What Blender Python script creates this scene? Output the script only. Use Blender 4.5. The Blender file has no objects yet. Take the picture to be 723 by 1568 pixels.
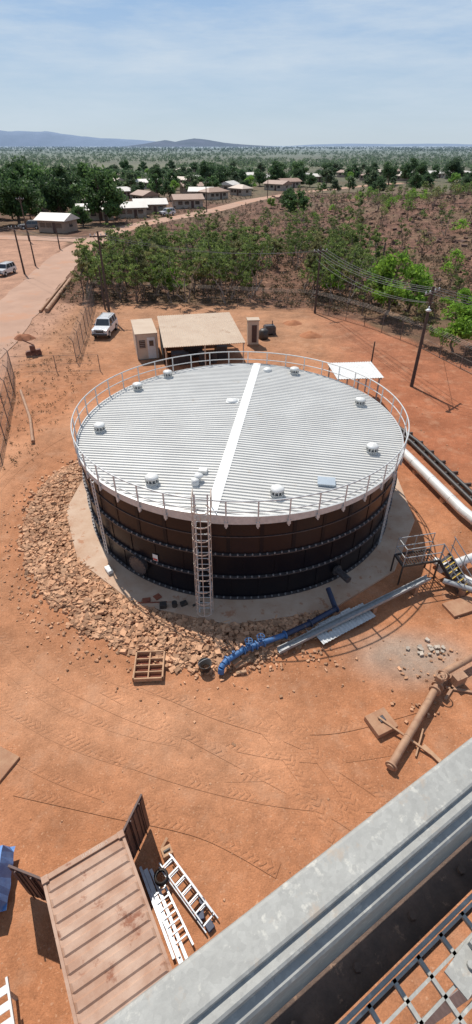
import bpy, math, random
import numpy as np
from mathutils import Vector, Matrix, noise, Euler
random.seed(7); rng=np.random.default_rng(7)
D=bpy.data
scene=bpy.context.scene
COL=scene.collection
R2=math.radians
CAMH=16.4
TC=(0.2,23.6); TR=8.3   # tank centre, radius

# ---------------------------------------------------------------- materials
def newmat(name):
    m=D.materials.new(name); m.use_nodes=True
    nt=m.node_tree; b=nt.nodes['Principled BSDF']
    return m,nt,b
def N(nt,t,**kw):
    n=nt.nodes.new(t)
    for k,v in kw.items(): setattr(n,k,v)
    return n
def mixc(nt,fac,a,b,bt='MIX'):
    n=N(nt,'ShaderNodeMix',data_type='RGBA',blend_type=bt)
    for s,v in ((0,fac),(6,a),(7,b)):
        if isinstance(v,bpy.types.NodeSocket): nt.links.new(v,n.inputs[s])
        elif v is not None: n.inputs[s].default_value = v if s==0 else (*v[:3],1)
    return n.outputs[2]
def mathn(nt,op,a,b=None,clamp=False):
    n=N(nt,'ShaderNodeMath',operation=op,use_clamp=clamp)
    for i,v in enumerate((a,b)):
        if isinstance(v,bpy.types.NodeSocket): nt.links.new(v,n.inputs[i])
        elif v is not None: n.inputs[i].default_value=v
    return n.outputs[0]
def noisen(nt,scale,detail=4,rough=.6,vec=None):
    n=N(nt,'ShaderNodeTexNoise'); n.inputs['Scale'].default_value=scale
    n.inputs['Detail'].default_value=detail; n.inputs['Roughness'].default_value=rough
    if vec is not None: nt.links.new(vec,n.inputs['Vector'])
    return n.outputs['Fac']
def rampn(nt,fac,a,b,lo=0.,hi=1.):
    n=N(nt,'ShaderNodeMapRange'); nt.links.new(fac,n.inputs[0])
    n.inputs[1].default_value=a;n.inputs[2].default_value=b
    n.inputs[3].default_value=lo;n.inputs[4].default_value=hi
    return n.outputs[0]
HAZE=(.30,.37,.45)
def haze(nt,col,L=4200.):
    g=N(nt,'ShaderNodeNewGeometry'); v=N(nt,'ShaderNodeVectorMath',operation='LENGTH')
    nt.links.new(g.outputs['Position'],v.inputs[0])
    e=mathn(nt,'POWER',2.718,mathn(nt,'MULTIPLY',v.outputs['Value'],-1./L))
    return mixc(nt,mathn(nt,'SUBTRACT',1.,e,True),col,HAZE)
def mat(name,c1,c2=None,scale=2.,rough=.7,metal=0.,bump=0.,bscale=20.,island=0.,spots=None,spec=.5,hz=False,contrast=(.35,.65)):
    m,nt,b=newmat(name)
    tc=N(nt,'ShaderNodeTexCoord').outputs['Object']
    if c2 is None: c2=tuple(x*.78 for x in c1)
    f=rampn(nt,noisen(nt,scale,6,.65,tc),*contrast)
    c=mixc(nt,f,c1,c2)
    if spots:
        sc,col,th=spots
        f2=rampn(nt,noisen(nt,sc,6,.72,tc),th,th+.07)
        c=mixc(nt,f2,c,col)
    if island:
        g=N(nt,'ShaderNodeNewGeometry')
        k=rampn(nt,g.outputs['Random Per Island'],0,1,1-island,1+island)
        v=N(nt,'ShaderNodeVectorMath',operation='SCALE'); nt.links.new(c,v.inputs[0]); nt.links.new(k,v.inputs['Scale']); c=v.outputs[0]
    if hz: c=haze(nt,c)
    nt.links.new(c,b.inputs['Base Color'])
    b.inputs['Roughness'].default_value=rough; b.inputs['Metallic'].default_value=metal
    b.inputs['Specular IOR Level'].default_value=spec
    if bump:
        bn=N(nt,'ShaderNodeBump'); bn.inputs['Strength'].default_value=bump; bn.inputs['Distance'].default_value=.02
        nt.links.new(noisen(nt,bscale,5,.6,tc),bn.inputs['Height']); nt.links.new(bn.outputs[0],b.inputs['Normal'])
    return m
def leafmat(name,c1,c2,hz=True,trans=.38,hl=2600.):
    m,nt,b=newmat(name)
    tc=N(nt,'ShaderNodeTexCoord').outputs['Object']
    c=mixc(nt,rampn(nt,noisen(nt,.55,3,.6,tc),.35,.65),c1,c2)
    g=N(nt,'ShaderNodeNewGeometry'); oi=N(nt,'ShaderNodeObjectInfo')
    k=mathn(nt,'MULTIPLY',rampn(nt,g.outputs['Random Per Island'],0,1,.55,1.45),rampn(nt,oi.outputs['Random'],0,1,.72,1.3))
    v=N(nt,'ShaderNodeVectorMath',operation='SCALE'); nt.links.new(c,v.inputs[0]); nt.links.new(k,v.inputs['Scale']); c=v.outputs[0]
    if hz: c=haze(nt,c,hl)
    nt.links.new(c,b.inputs['Base Color']); b.inputs['Roughness'].default_value=.6
    b.inputs['Specular IOR Level'].default_value=.25
    t=N(nt,'ShaderNodeBsdfTranslucent'); nt.links.new(c,t.inputs[0])
    mx=N(nt,'ShaderNodeMixShader'); mx.inputs[0].default_value=trans
    nt.links.new(b.outputs[0],mx.inputs[1]); nt.links.new(t.outputs[0],mx.inputs[2])
    nt.links.new(mx.outputs[0],nt.nodes['Material Output'].inputs[0])
    return m

def ground_color(nt,base):
    """shared dirt shading: base colour socket -> varied colour, height"""
    pos=N(nt,'ShaderNodeNewGeometry').outputs['Position']
    k1=rampn(nt,noisen(nt,.35,5,.6,pos),.3,.7,.78,1.18)
    k2=rampn(nt,noisen(nt,2.2,7,.72,pos),.3,.7,.80,1.16)
    k3=rampn(nt,noisen(nt,22.,4,.7,pos),.3,.7,.82,1.16)
    k=mathn(nt,'MULTIPLY',mathn(nt,'MULTIPLY',k1,k2),k3)
    v=N(nt,'ShaderNodeVectorMath',operation='SCALE'); nt.links.new(base,v.inputs[0]); nt.links.new(k,v.inputs['Scale'])
    c=v.outputs[0]
    w=rampn(nt,noisen(nt,11.,2,.5,pos),.64,.70)
    c=mixc(nt,mathn(nt,'MULTIPLY',w,.40),c,(.58,.36,.23))
    w2=rampn(nt,noisen(nt,6.3,3,.7,pos),.62,.70)
    c=mixc(nt,mathn(nt,'MULTIPLY',w2,.35),c,(.19,.075,.036))
    w3=rampn(nt,noisen(nt,.8,6,.65,pos),.52,.66)
    c=mixc(nt,mathn(nt,'MULTIPLY',w3,.34),c,(.51,.29,.18))
    h=mathn(nt,'ADD',mathn(nt,'MULTIPLY',noisen(nt,1.7,5,.6,pos),.7),mathn(nt,'MULTIPLY',noisen(nt,13.,5,.72,pos),.38))
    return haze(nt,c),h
def mat_ground():
    m,nt,b=newmat('ground_dirt')
    a=N(nt,'ShaderNodeAttribute',attribute_name='col')
    c,h=ground_color(nt,a.outputs['Color'])
    nt.links.new(c,b.inputs['Base Color']); b.inputs['Roughness'].default_value=.95; b.inputs['Specular IOR Level'].default_value=.1
    bn=N(nt,'ShaderNodeBump'); bn.inputs['Strength'].default_value=.7; bn.inputs['Distance'].default_value=.13
    nt.links.new(h,bn.inputs['Height']); nt.links.new(bn.outputs[0],b.inputs['Normal'])
    return m
def mat_track():
    m,nt,b=newmat('tyre_track_dirt')
    a=N(nt,'ShaderNodeAttribute',attribute_name='col')
    c,h=ground_color(nt,a.outputs['Color'])
    uv=N(nt,'ShaderNodeUVMap'); sp=N(nt,'ShaderNodeSeparateXYZ'); nt.links.new(uv.outputs[0],sp.inputs[0])
    ax=mathn(nt,'ABSOLUTE',mathn(nt,'SUBTRACT',sp.outputs[1],.5))
    pos=N(nt,'ShaderNodeNewGeometry').outputs['Position']
    wob=mathn(nt,'MULTIPLY',noisen(nt,5.,3,.6,pos),.5)
    ph=mathn(nt,'FRACT',mathn(nt,'ADD',mathn(nt,'ADD',mathn(nt,'MULTIPLY',sp.outputs[0],4.9),wob),mathn(nt,'MULTIPLY',ax,1.7)))
    lug=rampn(nt,mathn(nt,'ABSOLUTE',mathn(nt,'SUBTRACT',ph,.5)),.14,.30)
    env=rampn(nt,ax,.32,.5,1,0)
    wear=rampn(nt,noisen(nt,1.1,5,.7,pos),.44,.62)
    lg=mathn(nt,'MULTIPLY',mathn(nt,'MULTIPLY',lug,env),wear)
    c=mixc(nt,mathn(nt,'MULTIPLY',lg,.16),c,(.2,.08,.04))
    nt.links.new(c,b.inputs['Base Color']); b.inputs['Roughness'].default_value=.95; b.inputs['Specular IOR Level'].default_value=.1
    bn=N(nt,'ShaderNodeBump'); bn.inputs['Strength'].default_value=.7; bn.inputs['Distance'].default_value=.13
    hh=mathn(nt,'SUBTRACT',h,mathn(nt,'MULTIPLY',lg,.30))
    nt.links.new(hh,bn.inputs['Height']); nt.links.new(bn.outputs[0],b.inputs['Normal'])
    return m

M={}
M['ground']=mat_ground(); M['track']=mat_track()
M['roofwhite']=mat('roof_sheet_zincalume',(.66,.645,.605),(.575,.56,.525),.5,.5,.05,spots=(1.5,(.55,.51,.45),.62))
M['ridge']=mat('ridge_cap_white',(.84,.83,.80),(.76,.75,.72),2,.5)
M['galv']=mat('galvanised_rail',(.62,.62,.60),(.50,.50,.49),6,.45,.2)
M['galvdull']=mat('galvanised_dull',(.42,.42,.41),(.30,.30,.30),8,.55,.3)
M['wallblack']=mat('tank_panel_black',(.006,.006,.010),(.012,.010,.012),.8,.32,0,spots=(3,(.022,.015,.013),.66),spec=.22)
M['wallreflect']=mat('tank_panel_ground_reflection',(.026,.014,.013),(.018,.011,.011),.8,.34,0,spots=(2,(.04,.022,.018),.64),spec=.28)  # black panels; the ground's brown reflection is mixed into the colour
M['steel']=mat('dark_steel_ring',(.10,.09,.09),(.06,.05,.05),6,.45,.3)
M['bolt']=mat('bolt_caps',(.34,.33,.33),(.2,.19,.19),9,.5,.2)
M['concrete']=mat('dusty_concrete',(.56,.41,.30),(.46,.29,.19),.7,.9,0,.3,14,spots=(2.2,(.42,.21,.12),.58))
M['concblock']=mat('stained_concrete',(.42,.24,.14),(.34,.17,.095),3,.9,0,.4,14)
M['rock']=mat('riprap_rock',(.52,.30,.175),(.40,.205,.11),1.2,.9,0,.5,12,island=.42)
M['rock2']=mat('hill_rock',(.13,.07,.05),(.08,.045,.035),1.2,.9,0,.4,8,island=.3)
M['cream']=mat('cream_paint',(.62,.50,.38),(.54,.42,.31),2,.6)
M['shedroof']=mat('tan_roof_sheet',(.52,.40,.29),(.46,.335,.235),.7,.6,spots=(.9,(.38,.25,.16),.60))
M['whitepaint']=mat('white_paint',(.74,.74,.71),(.62,.61,.58),3,.45)
M['carwhite']=mat('car_white',(.72,.73,.74),(.66,.66,.66),2,.2,0,spec=.6)
M['glass']=mat('dark_glass',(.02,.025,.03),(.03,.035,.04),2,.08,0,spec=.8)
M['rubber']=mat('rubber',(.02,.02,.02),(.03,.028,.025),6,.8)
M['black']=mat('black_poly_pipe',(.03,.028,.028),(.06,.045,.035),3,.5)
M['timber']=mat('weathered_timber_pole',(.10,.07,.055),(.06,.04,.033),6,.85,0,.3,20)
M['timberred']=mat('red_timber',(.30,.085,.04),(.20,.055,.03),5,.8,0,.3,24)
M['plank']=mat('pale_plank',(.50,.30,.17),(.38,.21,.12),5,.8)
M['wire']=mat('fence_wire',(.22,.18,.16),(.15,.12,.10),4,.6,.3)
M['cable']=mat('cable',(.12,.12,.12),None,4,.6)
M['blue']=mat('blue_pipe_paint',(.05,.16,.36),(.035,.11,.27),4,.5,spots=(5,(.2,.12,.09),.58))
M['bluedark']=mat('navy_pipe_paint',(.02,.035,.09),(.03,.035,.06),4,.5,spots=(5,(.16,.09,.06),.62))
M['pipewhite']=mat('white_pipe_cladding',(.70,.69,.66),(.60,.57,.53),1.2,.5,.1,spots=(3,(.5,.36,.26),.62))
M['rustpipe']=mat('dusty_pipe',(.42,.25,.15),(.32,.17,.10),3,.7,spots=(4,(.14,.07,.05),.60))
M['yellow']=mat('safety_yellow',(.62,.42,.05),(.5,.32,.04),4,.5)
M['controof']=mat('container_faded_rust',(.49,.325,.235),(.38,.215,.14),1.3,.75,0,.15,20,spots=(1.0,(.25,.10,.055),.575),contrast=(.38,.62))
M['contwall']=mat('container_rust_wall',(.20,.085,.055),(.13,.05,.035),2.5,.7,0,.15,20,spots=(3,(.07,.035,.03),.6))
M['dooror']=mat('container_door',(.105,.052,.04),(.06,.033,.028),3,.6,spots=(4,(.22,.09,.05),.6))
M['dark']=mat('dark_interior',(.03,.022,.018),(.02,.015,.012),3,.9)
M['alum']=mat('aluminium',(.66,.67,.68),(.52,.53,.54),5,.4,.4)
M['tarp']=mat('blue_tarp',(.12,.27,.55),(.07,.19,.46),3,.5,0,.5,6)
M['red']=mat('red_paint',(.5,.05,.04),(.4,.04,.03),4,.5)
M['fadedtext']=mat('faded_paint',(.62,.52,.44),(.45,.30,.22),9,.8)
M['bark']=mat('bark',(.17,.12,.095),(.10,.07,.055),5,.9,island=.2)
M['barkpale']=mat('bark_pale',(.36,.29,.24),(.20,.15,.12),3,.9,island=.2)
M['leaf_euc']=leafmat('leaf_eucalypt',(.205,.265,.06),(.125,.175,.045),trans=.45)
M['leaf_dry']=leafmat('leaf_dry',(.25,.235,.085),(.17,.17,.065),trans=.45)
M['leaf_bright']=leafmat('leaf_bright',(.26,.42,.045),(.14,.27,.03),trans=.45)
M['leaf_mango']=leafmat('leaf_mango',(.055,.11,.024),(.095,.17,.034))
M['leaf_far']=leafmat('leaf_far',(.125,.175,.06),(.085,.125,.045))
M['grass']=leafmat('dry_grass',(.22,.155,.08),(.14,.095,.05))
def mat_galvbeam():
    m,nt,b=newmat('galvanised_spangle')
    tc=N(nt,'ShaderNodeTexCoord').outputs['Object']
    vo=N(nt,'ShaderNodeTexVoronoi'); vo.inputs['Scale'].default_value=70; nt.links.new(tc,vo.inputs['Vector'])
    bw=N(nt,'ShaderNodeRGBToBW'); nt.links.new(vo.outputs['Color'],bw.inputs[0])
    c=mixc(nt,rampn(nt,bw.outputs[0],.2,.8),(.33,.325,.30),(.39,.385,.355))
    c=mixc(nt,mathn(nt,'MULTIPLY',rampn(nt,noisen(nt,9,6,.75,tc),.4,.7),.55),c,(.25,.245,.225))
    c=mixc(nt,mathn(nt,'MULTIPLY',rampn(nt,noisen(nt,26,5,.65,tc),.57,.66),.75),c,(.53,.51,.45))
    c=mixc(nt,mathn(nt,'MULTIPLY',rampn(nt,noisen(nt,14,6,.7,tc),.58,.68),.55),c,(.40,.31,.23))
    nt.links.new(c,b.inputs['Base Color']); b.inputs['Roughness'].default_value=.6; b.inputs['Metallic'].default_value=.05
    bn=N(nt,'ShaderNodeBump'); bn.inputs['Strength'].default_value=.25; bn.inputs['Distance'].default_value=.003
    nt.links.new(noisen(nt,60,4,.6,tc),bn.inputs['Height']); nt.links.new(bn.outputs[0],b.inputs['Normal'])
    return m
M['galvbeam']=mat_galvbeam()

# ---------------------------------------------------------------- mesh builder
class MB:
    def __init__(s): s.v=[];s.f=[];s.sm=[]
    def add(s,vs,fs,sm=False):
        o=len(s.v); s.v+= [tuple(p) for p in vs]; s.f+=[tuple(i+o for i in f) for f in fs]; s.sm+=[sm]*len(fs); return s
    def box(s,c,d,rz=0,taper=1.,rx=0,ry=0):
        hx,hy,hz=d[0]/2,d[1]/2,d[2]/2
        vs=[Vector((x*hx*(taper if z>0 else 1),y*hy*(taper if z>0 else 1),z*hz)) for z in(-1,1) for y in(-1,1) for x in(-1,1)]
        mt=Euler((rx,ry,rz)).to_matrix()
        vs=[mt@v+Vector(c) for v in vs]
        return s.add(vs,[(0,2,3,1),(4,5,7,6),(0,1,5,4),(2,6,7,3),(0,4,6,2),(1,3,7,5)])
    def bar(s,p,q,w,h,up=(0,0,1)):
        p,q=Vector(p),Vector(q); d=(q-p).normalized(); u=Vector(up)
        if abs(d.dot(u))>.98: u=Vector((0,1,0))
        a=d.cross(u).normalized(); b=a.cross(d)
        vs=[e+a*i*w/2+b*j*h/2 for e in(p,q) for j in(-1,1) for i in(-1,1)]
        return s.add(vs,[(0,1,3,2),(4,6,7,5),(0,4,5,1),(2,3,7,6),(0,2,6,4),(1,5,7,3)])
    def tube(s,p,q,r,n=8,r2=None,cap=True):
        p,q=Vector(p),Vector(q)
        if r2 is None: r2=r
        d=(q-p).normalized(); u=Vector((0,0,1)) if abs(d.z)<.95 else Vector((1,0,0))
        a=d.cross(u).normalized(); b=a.cross(d)
        vs=[p+(a*math.cos(t)+b*math.sin(t))*r for t in [2*math.pi*i/n for i in range(n)]]+[q+(a*math.cos(t)+b*math.sin(t))*r2 for t in [2*math.pi*i/n for i in range(n)]]
        s.add(vs,[(i,(i+1)%n,n+(i+1)%n,n+i) for i in range(n)],n>4)
        if cap: s.add(vs[:n],[tuple(range(n))[::-1]]); s.add(vs[n:],[tuple(range(n))])
        return s
    def path(s,pts,r,n=8,closed=False):
        m=len(pts)
        for i in range(m if closed else m-1): s.tube(pts[i],pts[(i+1)%m],r,n,cap=not closed)
        return s
    def rev(s,prof,c,n=32,sm=True):
        vs=[];fs=[];k=len(prof)
        for i in range(n):
            t=2*math.pi*i/n
            for r,z in prof: vs.append((c[0]+r*math.cos(t),c[1]+r*math.sin(t),c[2]+z))
        for i in range(n):
            j=(i+1)%n
            for a in range(k-1): fs.append((i*k+a,j*k+a,j*k+a+1,i*k+a+1))
        return s.add(vs,fs,sm)
    def ext(s,prof,y0,y1,plane='xz'):
        """extrude closed profile along y"""
        n=len(prof)
        vs=[(a,y0,b) for a,b in prof]+[(a,y1,b) for a,b in prof]
        return s.add(vs,[tuple(range(n)),tuple(range(n,2*n))[::-1]]+[(i,n+i,n+(i+1)%n,(i+1)%n) for i in range(n)])
def meshobj(name,mb,m,bevel=0):
    me=D.meshes.new(name); me.from_pydata(mb.v,[],mb.f)
    me.polygons.foreach_set('use_smooth',mb.sm); me.materials.append(m); me.update()
    o=D.objects.new(name,me); COL.objects.link(o)
    if bevel:
        b=o.modifiers.new('bevel','BEVEL'); b.width=bevel; b.segments=2; b.limit_method='ANGLE'
    return o
def build(name,parts,loc=(0,0,0),rz=0,bevel=0):
    if len(parts)==1:
        (_,(mb,m)),=parts.items(); o=meshobj(name,mb,m,bevel)
    else:
        o=D.objects.new(name,None); COL.objects.link(o)
        for k,(mb,m) in parts.items():
            c=meshobj(k,mb,m,bevel if k not in('bolts','wires') else 0); c.parent=o
    o.location=loc; o.rotation_euler=(0,0,rz)
    return o

# ---------------------------------------------------------------- terrain
def sstep(a,b,x):
    t=min(1,max(0,(x-a)/(b-a))); return t*t*(3-2*t)
def gz(x,y):
    near=sstep(12.5,15,math.hypot(x-TC[0],y-TC[1]))
    z=0.03*noise.noise(Vector((x*.35,y*.35,0)))*near-.012
    z+=6.0*math.exp(-((x-72)/38)**2-((y-150)/48)**2)*sstep(22,40,x)
    d=math.hypot(x,y)
    if d>90: z+=min(1,(d-90)/120)*.5*noise.noise(Vector((x*.02,y*.02,3)))
    return z
north=[(-200,135),(-60,132),(-36,120),(-29,70),(-18,66),(-9,66.5),(2,65.5),(9.4,64),(14.5,58),(18.5,51),(22,44),(30,36),(45,25),(200,0)]
nx_,ny_=zip(*north)
def yard(x,y):
    n=1.8*noise.noise(Vector((x*.25,y*.25,9)))+.8*noise.noise(Vector((x*.9,y*.9,2)))
    return sstep(-1.2,1.2,np.interp(x,nx_,ny_)-y+n)
C_=lambda *a:np.array(a)
def gcol(x,y):
    d=math.hypot(x,y)
    n1=noise.noise(Vector((x*.06,y*.06,1)))
    n2=noise.noise(Vector((x*.35,y*.35,5)))
    n3=noise.fractal(Vector((x*.8,y*.8,7)),1,2,4)
    dirt=C_(.435,.186,.090)
    rt=math.hypot(x-TC[0],y-TC[1])
    lane=math.exp(-((rt-15.0)/2.2)**2)*sstep(5,-2,x)*1.
    dirt=dirt*(1+.16*n2+.12*n3)+C_(.075,.068,.05)*lane*(.8+.6*n2)
    dk=math.exp(-((rt-12.6)/1.0)**2)*.5
    dirt=dirt*(1-.18*dk)
    red=sstep(7,14,x)*sstep(18,30,y)
    dirt=dirt*(1-.17*red)*(1-C_(0,.16,.16)*red)
    far=sstep(34,56,y)*(1-red*.5)
    dirt=dirt+C_(-.04,.015,.02)*far
    pk=sstep(-19,-22,x)
    dirt=dirt*(1-pk)+C_(.42,.235,.155)*pk*(1+.14*n2+.1*n3)
    vg=math.exp(-((x+16.8)/2.2)**2)*sstep(24,34,y)*max(0,.6+n2)
    vg=min(.8,vg); dirt=dirt*(1-.5*vg)+C_(.24,.12,.07)*.5*vg
    g=math.exp(-((x-7.2)/2.3)**2-((y-12.2)/1.2)**2); g=min(1,max(0,g*1.5+.5*n3*g-.15))
    dirt=dirt*(1-.8*g)+C_(.36,.29,.23)*.8*g
    scrub=C_(.150,.076,.047)*(1+.3*n3+.2*n2)
    hill=C_(.150,.074,.048)*(1+.35*n3+.2*n2)
    h=sstep(16,34,x)
    scrub=scrub*(1-h)+hill*h
    gr=sstep(-.15,.35,n1+.5*n2)
    scrub=scrub*(1-.5*gr)+C_(.130,.105,.055)*.5*gr
    f2=sstep(190,360,d+40*n1)
    forest=C_(.115,.115,.058)*(1+.25*n2)
    q=sstep(450,1500,d); forest=forest*(1-q)+C_(.085,.110,.052)*q
    big=noise.fractal(Vector((x*.0016,y*.0040,11)),1,2,3)
    forest=forest*(1+.42*big)
    scrub=scrub*(1-f2)+forest*f2
    tr=math.exp(-((y-(205+.12*(x-50)))/5)**2)*sstep(30,50,x)
    scrub=scrub*(1-.8*tr)+C_(.42,.19,.10)*.8*tr
    a=yard(x,y)
    return dirt*a+scrub*(1-a)
def axis(lo,hi,step,far,grow=1.09):
    a=list(np.arange(lo,hi+step*.5,step)); s=step
    b=[];p=a[-1]
    while p<far[1]: s*=grow; p+=s; b.append(p)
    s=step;p=a[0];c=[]
    while p>far[0]: s*=grow; p-=s; c.append(p)
    return c[::-1]+a+b
xs=axis(-32,34,.42,(-16000,16000),1.075); ys=axis(3,72,.42,(-120,15000),1.045)
V=[];CC=[]
for y in ys:
    for x in xs:
        V.append((x,y,gz(x,y))); CC.append((*gcol(x,y),1))
nx=len(xs);F=[(j*nx+i,j*nx+i+1,(j+1)*nx+i+1,(j+1)*nx+i) for j in range(len(ys)-1) for i in range(nx-1)]
me=D.meshes.new('ground'); me.from_pydata(V,[],F); me.polygons.foreach_set('use_smooth',[True]*len(F))
at=me.color_attributes.new('col','FLOAT_COLOR','POINT'); at.data.foreach_set('color',np.clip(np.array(CC),0,1).ravel())
me.materials.append(M['ground']); o=D.objects.new('ground',me); COL.objects.link(o)

# ---- strips (roads, tracks)
def smoothpts(pts,n=6):
    out=[];P=[Vector((*p,0)) for p in pts]
    for i in range(len(P)-1):
        a=P[max(i-1,0)];b=P[i];c=P[i+1];d=P[min(i+2,len(P)-1)]
        for k in range(n):
            t=k/n
            out.append(.5*((2*b)+(c-a)*t+(2*a-5*b+4*c-d)*t*t+(3*b-a-3*c+d)*t**3))
    out.append(P[-1]); return out
def strip(name,pts,w,m,dz,n=6,cross=4,wn=0.):
    C=smoothpts(pts,n); V=[];F=[];UV=[];CL=[];L=0
    for i,p in enumerate(C):
        d=(C[min(i+1,len(C)-1)]-C[max(i-1,0)]).normalized(); nrm=Vector((-d.y,d.x,0))
        if i: L+=(p-C[i-1]).length
        ww=w[0]+(w[1]-w[0])*i/(len(C)-1) if isinstance(w,tuple) else w
        for k in range(cross+1):
            t=k/cross; e=0
            if k in(0,cross): e=wn*noise.noise(Vector((L*.4,k*7.,1)))
            q=p+nrm*(t-.5)*ww+nrm*e
            V.append((q.x,q.y,gz(q.x,q.y)+dz)); UV.append((L,t)); CL.append((*gcol(q.x,q.y),1))
    K=cross+1
    for i in range(len(C)-1):
        for k in range(cross): F.append((i*K+k,(i+1)*K+k,(i+1)*K+k+1,i*K+k+1)[::-1])
    me=D.meshes.new(name); me.from_pydata(V,[],F)
    u=me.uv_layers.new(name='UVMap')
    for lp in me.loops: u.data[lp.index].uv=UV[lp.vertex_index]
    a=me.color_attributes.new('col','FLOAT_COLOR','POINT'); a.data.foreach_set('color',np.clip(np.array(CL),0,1).ravel())
    me.materials.append(m); o=D.objects.new(name,me); COL.objects.link(o); return o
M['road']=mat('dusty_bitumen',(.46,.28,.195),(.37,.22,.15),.25,.9,0,.1,10,spots=(.12,(.44,.235,.145),.53),contrast=(.3,.7))
ROAD=[(-25.5,18),(-25.8,48),(-27.6,66),(-29.8,88),(-30.8,110),(-28.5,132),(-22.5,150),(-7,181),(9,220),(33,258),(60,290),(110,330)]
strip('road',ROAD,(6.2,6.0),M['road'],.05,wn=.9,n=8)
strip('dirt_track',[(-29,118),(-40,121),(-60,124),(-100,130)],(6,5),M['road'],.06,wn=.6)
tracks=[]
def arc(r,a0,a1,n=14,cx=TC[0],cy=TC[1],sy=1.): return [(cx+r*math.cos(R2(a0+(a1-a0)*i/n)),cy+sy*r*math.sin(R2(a0+(a1-a0)*i/n))) for i in range(n+1)]
tracks+=[arc(13.3,165,258),arc(15.0,165,262),arc(16.0,172,275),arc(14.3,150,250),arc(17.1,180,262)]
tracks+=[
 [(-6.5,11),(-3.5,9.6),(0,8.6),(3,8.2),(6,8.6)],[(-6.5,9.3),(-3,7.9),(0.5,7.0),(3.5,6.7),(6,6.9)],
 [(-5,10.8),(-2,9.2),(1,7.6),(3.5,6.2),(5,4.9)],[(-3.5,11),(-.8,9.8),(2,8.8),(4,7.5),(5.6,6.2)],
 [(0.2,10.2),(1.6,8.4),(2.6,6.6),(3.0,4.6)],[(1.6,10.0),(2.8,8.2),(3.8,6.4),(4.2,4.6)],
 [(-2,10.4),(.6,9.5),(3.2,9.2),(6.5,10)],[(-7,7.2),(-4,6.6),(-1,6.0),(1.2,5.0)]]
for i,t in enumerate(tracks): strip('tyre_track',t,.42,M['track'],.006+.0012*i,n=8)

# ---------------------------------------------------------------- water tank
def roofz(x): return 4.50+.26*(1-abs(x)/TR)
P={}
b=MB(); b.rev([(TR,0.1),(TR,2.72)],(0,0,0),120); P['wall_lower']=(b,M['wallblack'])
b=MB(); b.rev([(TR,2.72),(TR,4.46)],(0,0,0),120); P['wall_upper']=(b,M['wallreflect'])
b=MB()
for z in (0.16,1.45,2.72):
    b.rev([(TR,z-.05),(TR+.13,z-.05),(TR+.13,z),(TR+.02,z+.012),(TR,z+.012)],(0,0,0),120,False)
b.rev([(TR,3.62),(TR+.04,3.62),(TR+.04,3.66),(TR,3.66)],(0,0,0),120,False)
P['stiffener_rings']=(b,M['steel'])
b=MB()
nseam=38
for k,(z0,z1) in enumerate(((.2,1.38),(1.5,2.65),(2.76,4.42))):
    for i in range(nseam):
        t=2*math.pi*(i+.5*(k%2))/nseam
        b.box(((TR+.012)*math.cos(t),(TR+.012)*math.sin(t),(z0+z1)/2),(.02,.16,z1-z0),t)
P['panel_seams']=(b,M['wallblack'])
b=MB()
for z in (1.45,2.72,.16):
    for i in range(170):
        t=2*math.pi*i/170; b.box(((TR+.085)*math.cos(t),(TR+.085)*math.sin(t),z+.035),(.06,.06,.07),t)
P['bolts']=(b,M['bolt'])
b=MB(); prof=[]; pitch=.225; y=-TR+.03
while y<TR-.05:
    prof+=[(y,0),(y+pitch*.26,0),(y+pitch*.38,.055),(y+pitch*.84,.055),(y+pitch*.96,0)]; y+=pitch
prof=[(a,h) for a,h in prof if abs(a)<TR-.02]
for sgn in(-1,1):
    vs=[];fs=[]
    for a,h in prof:
        xe=math.sqrt((TR+.06)**2-a*a)
        for t in(0,.5,1): vs.append((sgn*xe*t,a,roofz(xe*t)+h))
    for i in range(len(prof)-1):
        for k in range(2):
            q=(i*3+k,i*3+k+1,i*3+k+4,i*3+k+3); fs.append(q if sgn>0 else q[::-1])
    b.add(vs,fs)
P['roof_sheeting']=(b,M['roofwhite'])
b=MB(); n=160; vs=[]
for i in range(n):
    t=2*math.pi*i/n; r=TR+.10; x=r*math.cos(t); zt=roofz(min(abs(x),TR))
    vs+=[(x,r*math.sin(t),4.36),(x,r*math.sin(t),zt+.045),((r-.09)*math.cos(t),(r-.09)*math.sin(t),zt+.065)]
b.add(vs,[(i*3+k,((i+1)%n)*3+k,((i+1)%n)*3+k+1,i*3+k+1) for i in range(n) for k in(0,1)])
vs=[]
for i in range(n):
    t=2*math.pi*i/n; vs+=[((TR+.10)*math.cos(t),(TR+.10)*math.sin(t),4.36),(TR*math.cos(t),TR*math.sin(t),4.36)]
b.add(vs,[(i*2,i*2+1,((i+1)%n)*2+1,((i+1)%n)*2) for i in range(n)])
P['eave_flashing']=(b,M['galv'])
b=MB(); b.ext([(-.24,roofz(.24)+.065),(0,roofz(0)+.095),(.24,roofz(.24)+.065),(.24,roofz(.24)+.0),(-.24,roofz(.24)+.0)],-TR+.02,TR-.02)
P['ridge_cap']=(b,M['ridge'])
b=MB(); RR=TR+.15; npost=42; th=2*math.pi/npost
def rp(t,z,r=RR): return (r*math.cos(t),r*math.sin(t),z)
for i in range(npost):
    t=i*th; b.bar(rp(t,4.2),rp(t,5.52),.055,.055); b.box(rp(t,4.36,TR+.12),(.08,.14,.2),t)
for z,r in((5.52,.032),(5.02,.026)):
    pts=[rp(2*math.pi*i/132,z) for i in range(132)]; b.path(pts,r,6,True)
P['guard_rail']=(b,M['galv'])
b=MB(); b2=MB()
def loc_(wx,wy):
    v=Vector((wx-TC[0],wy-TC[1],0)); v.rotate(Euler((0,0,R2(8.3)))); return v
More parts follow.
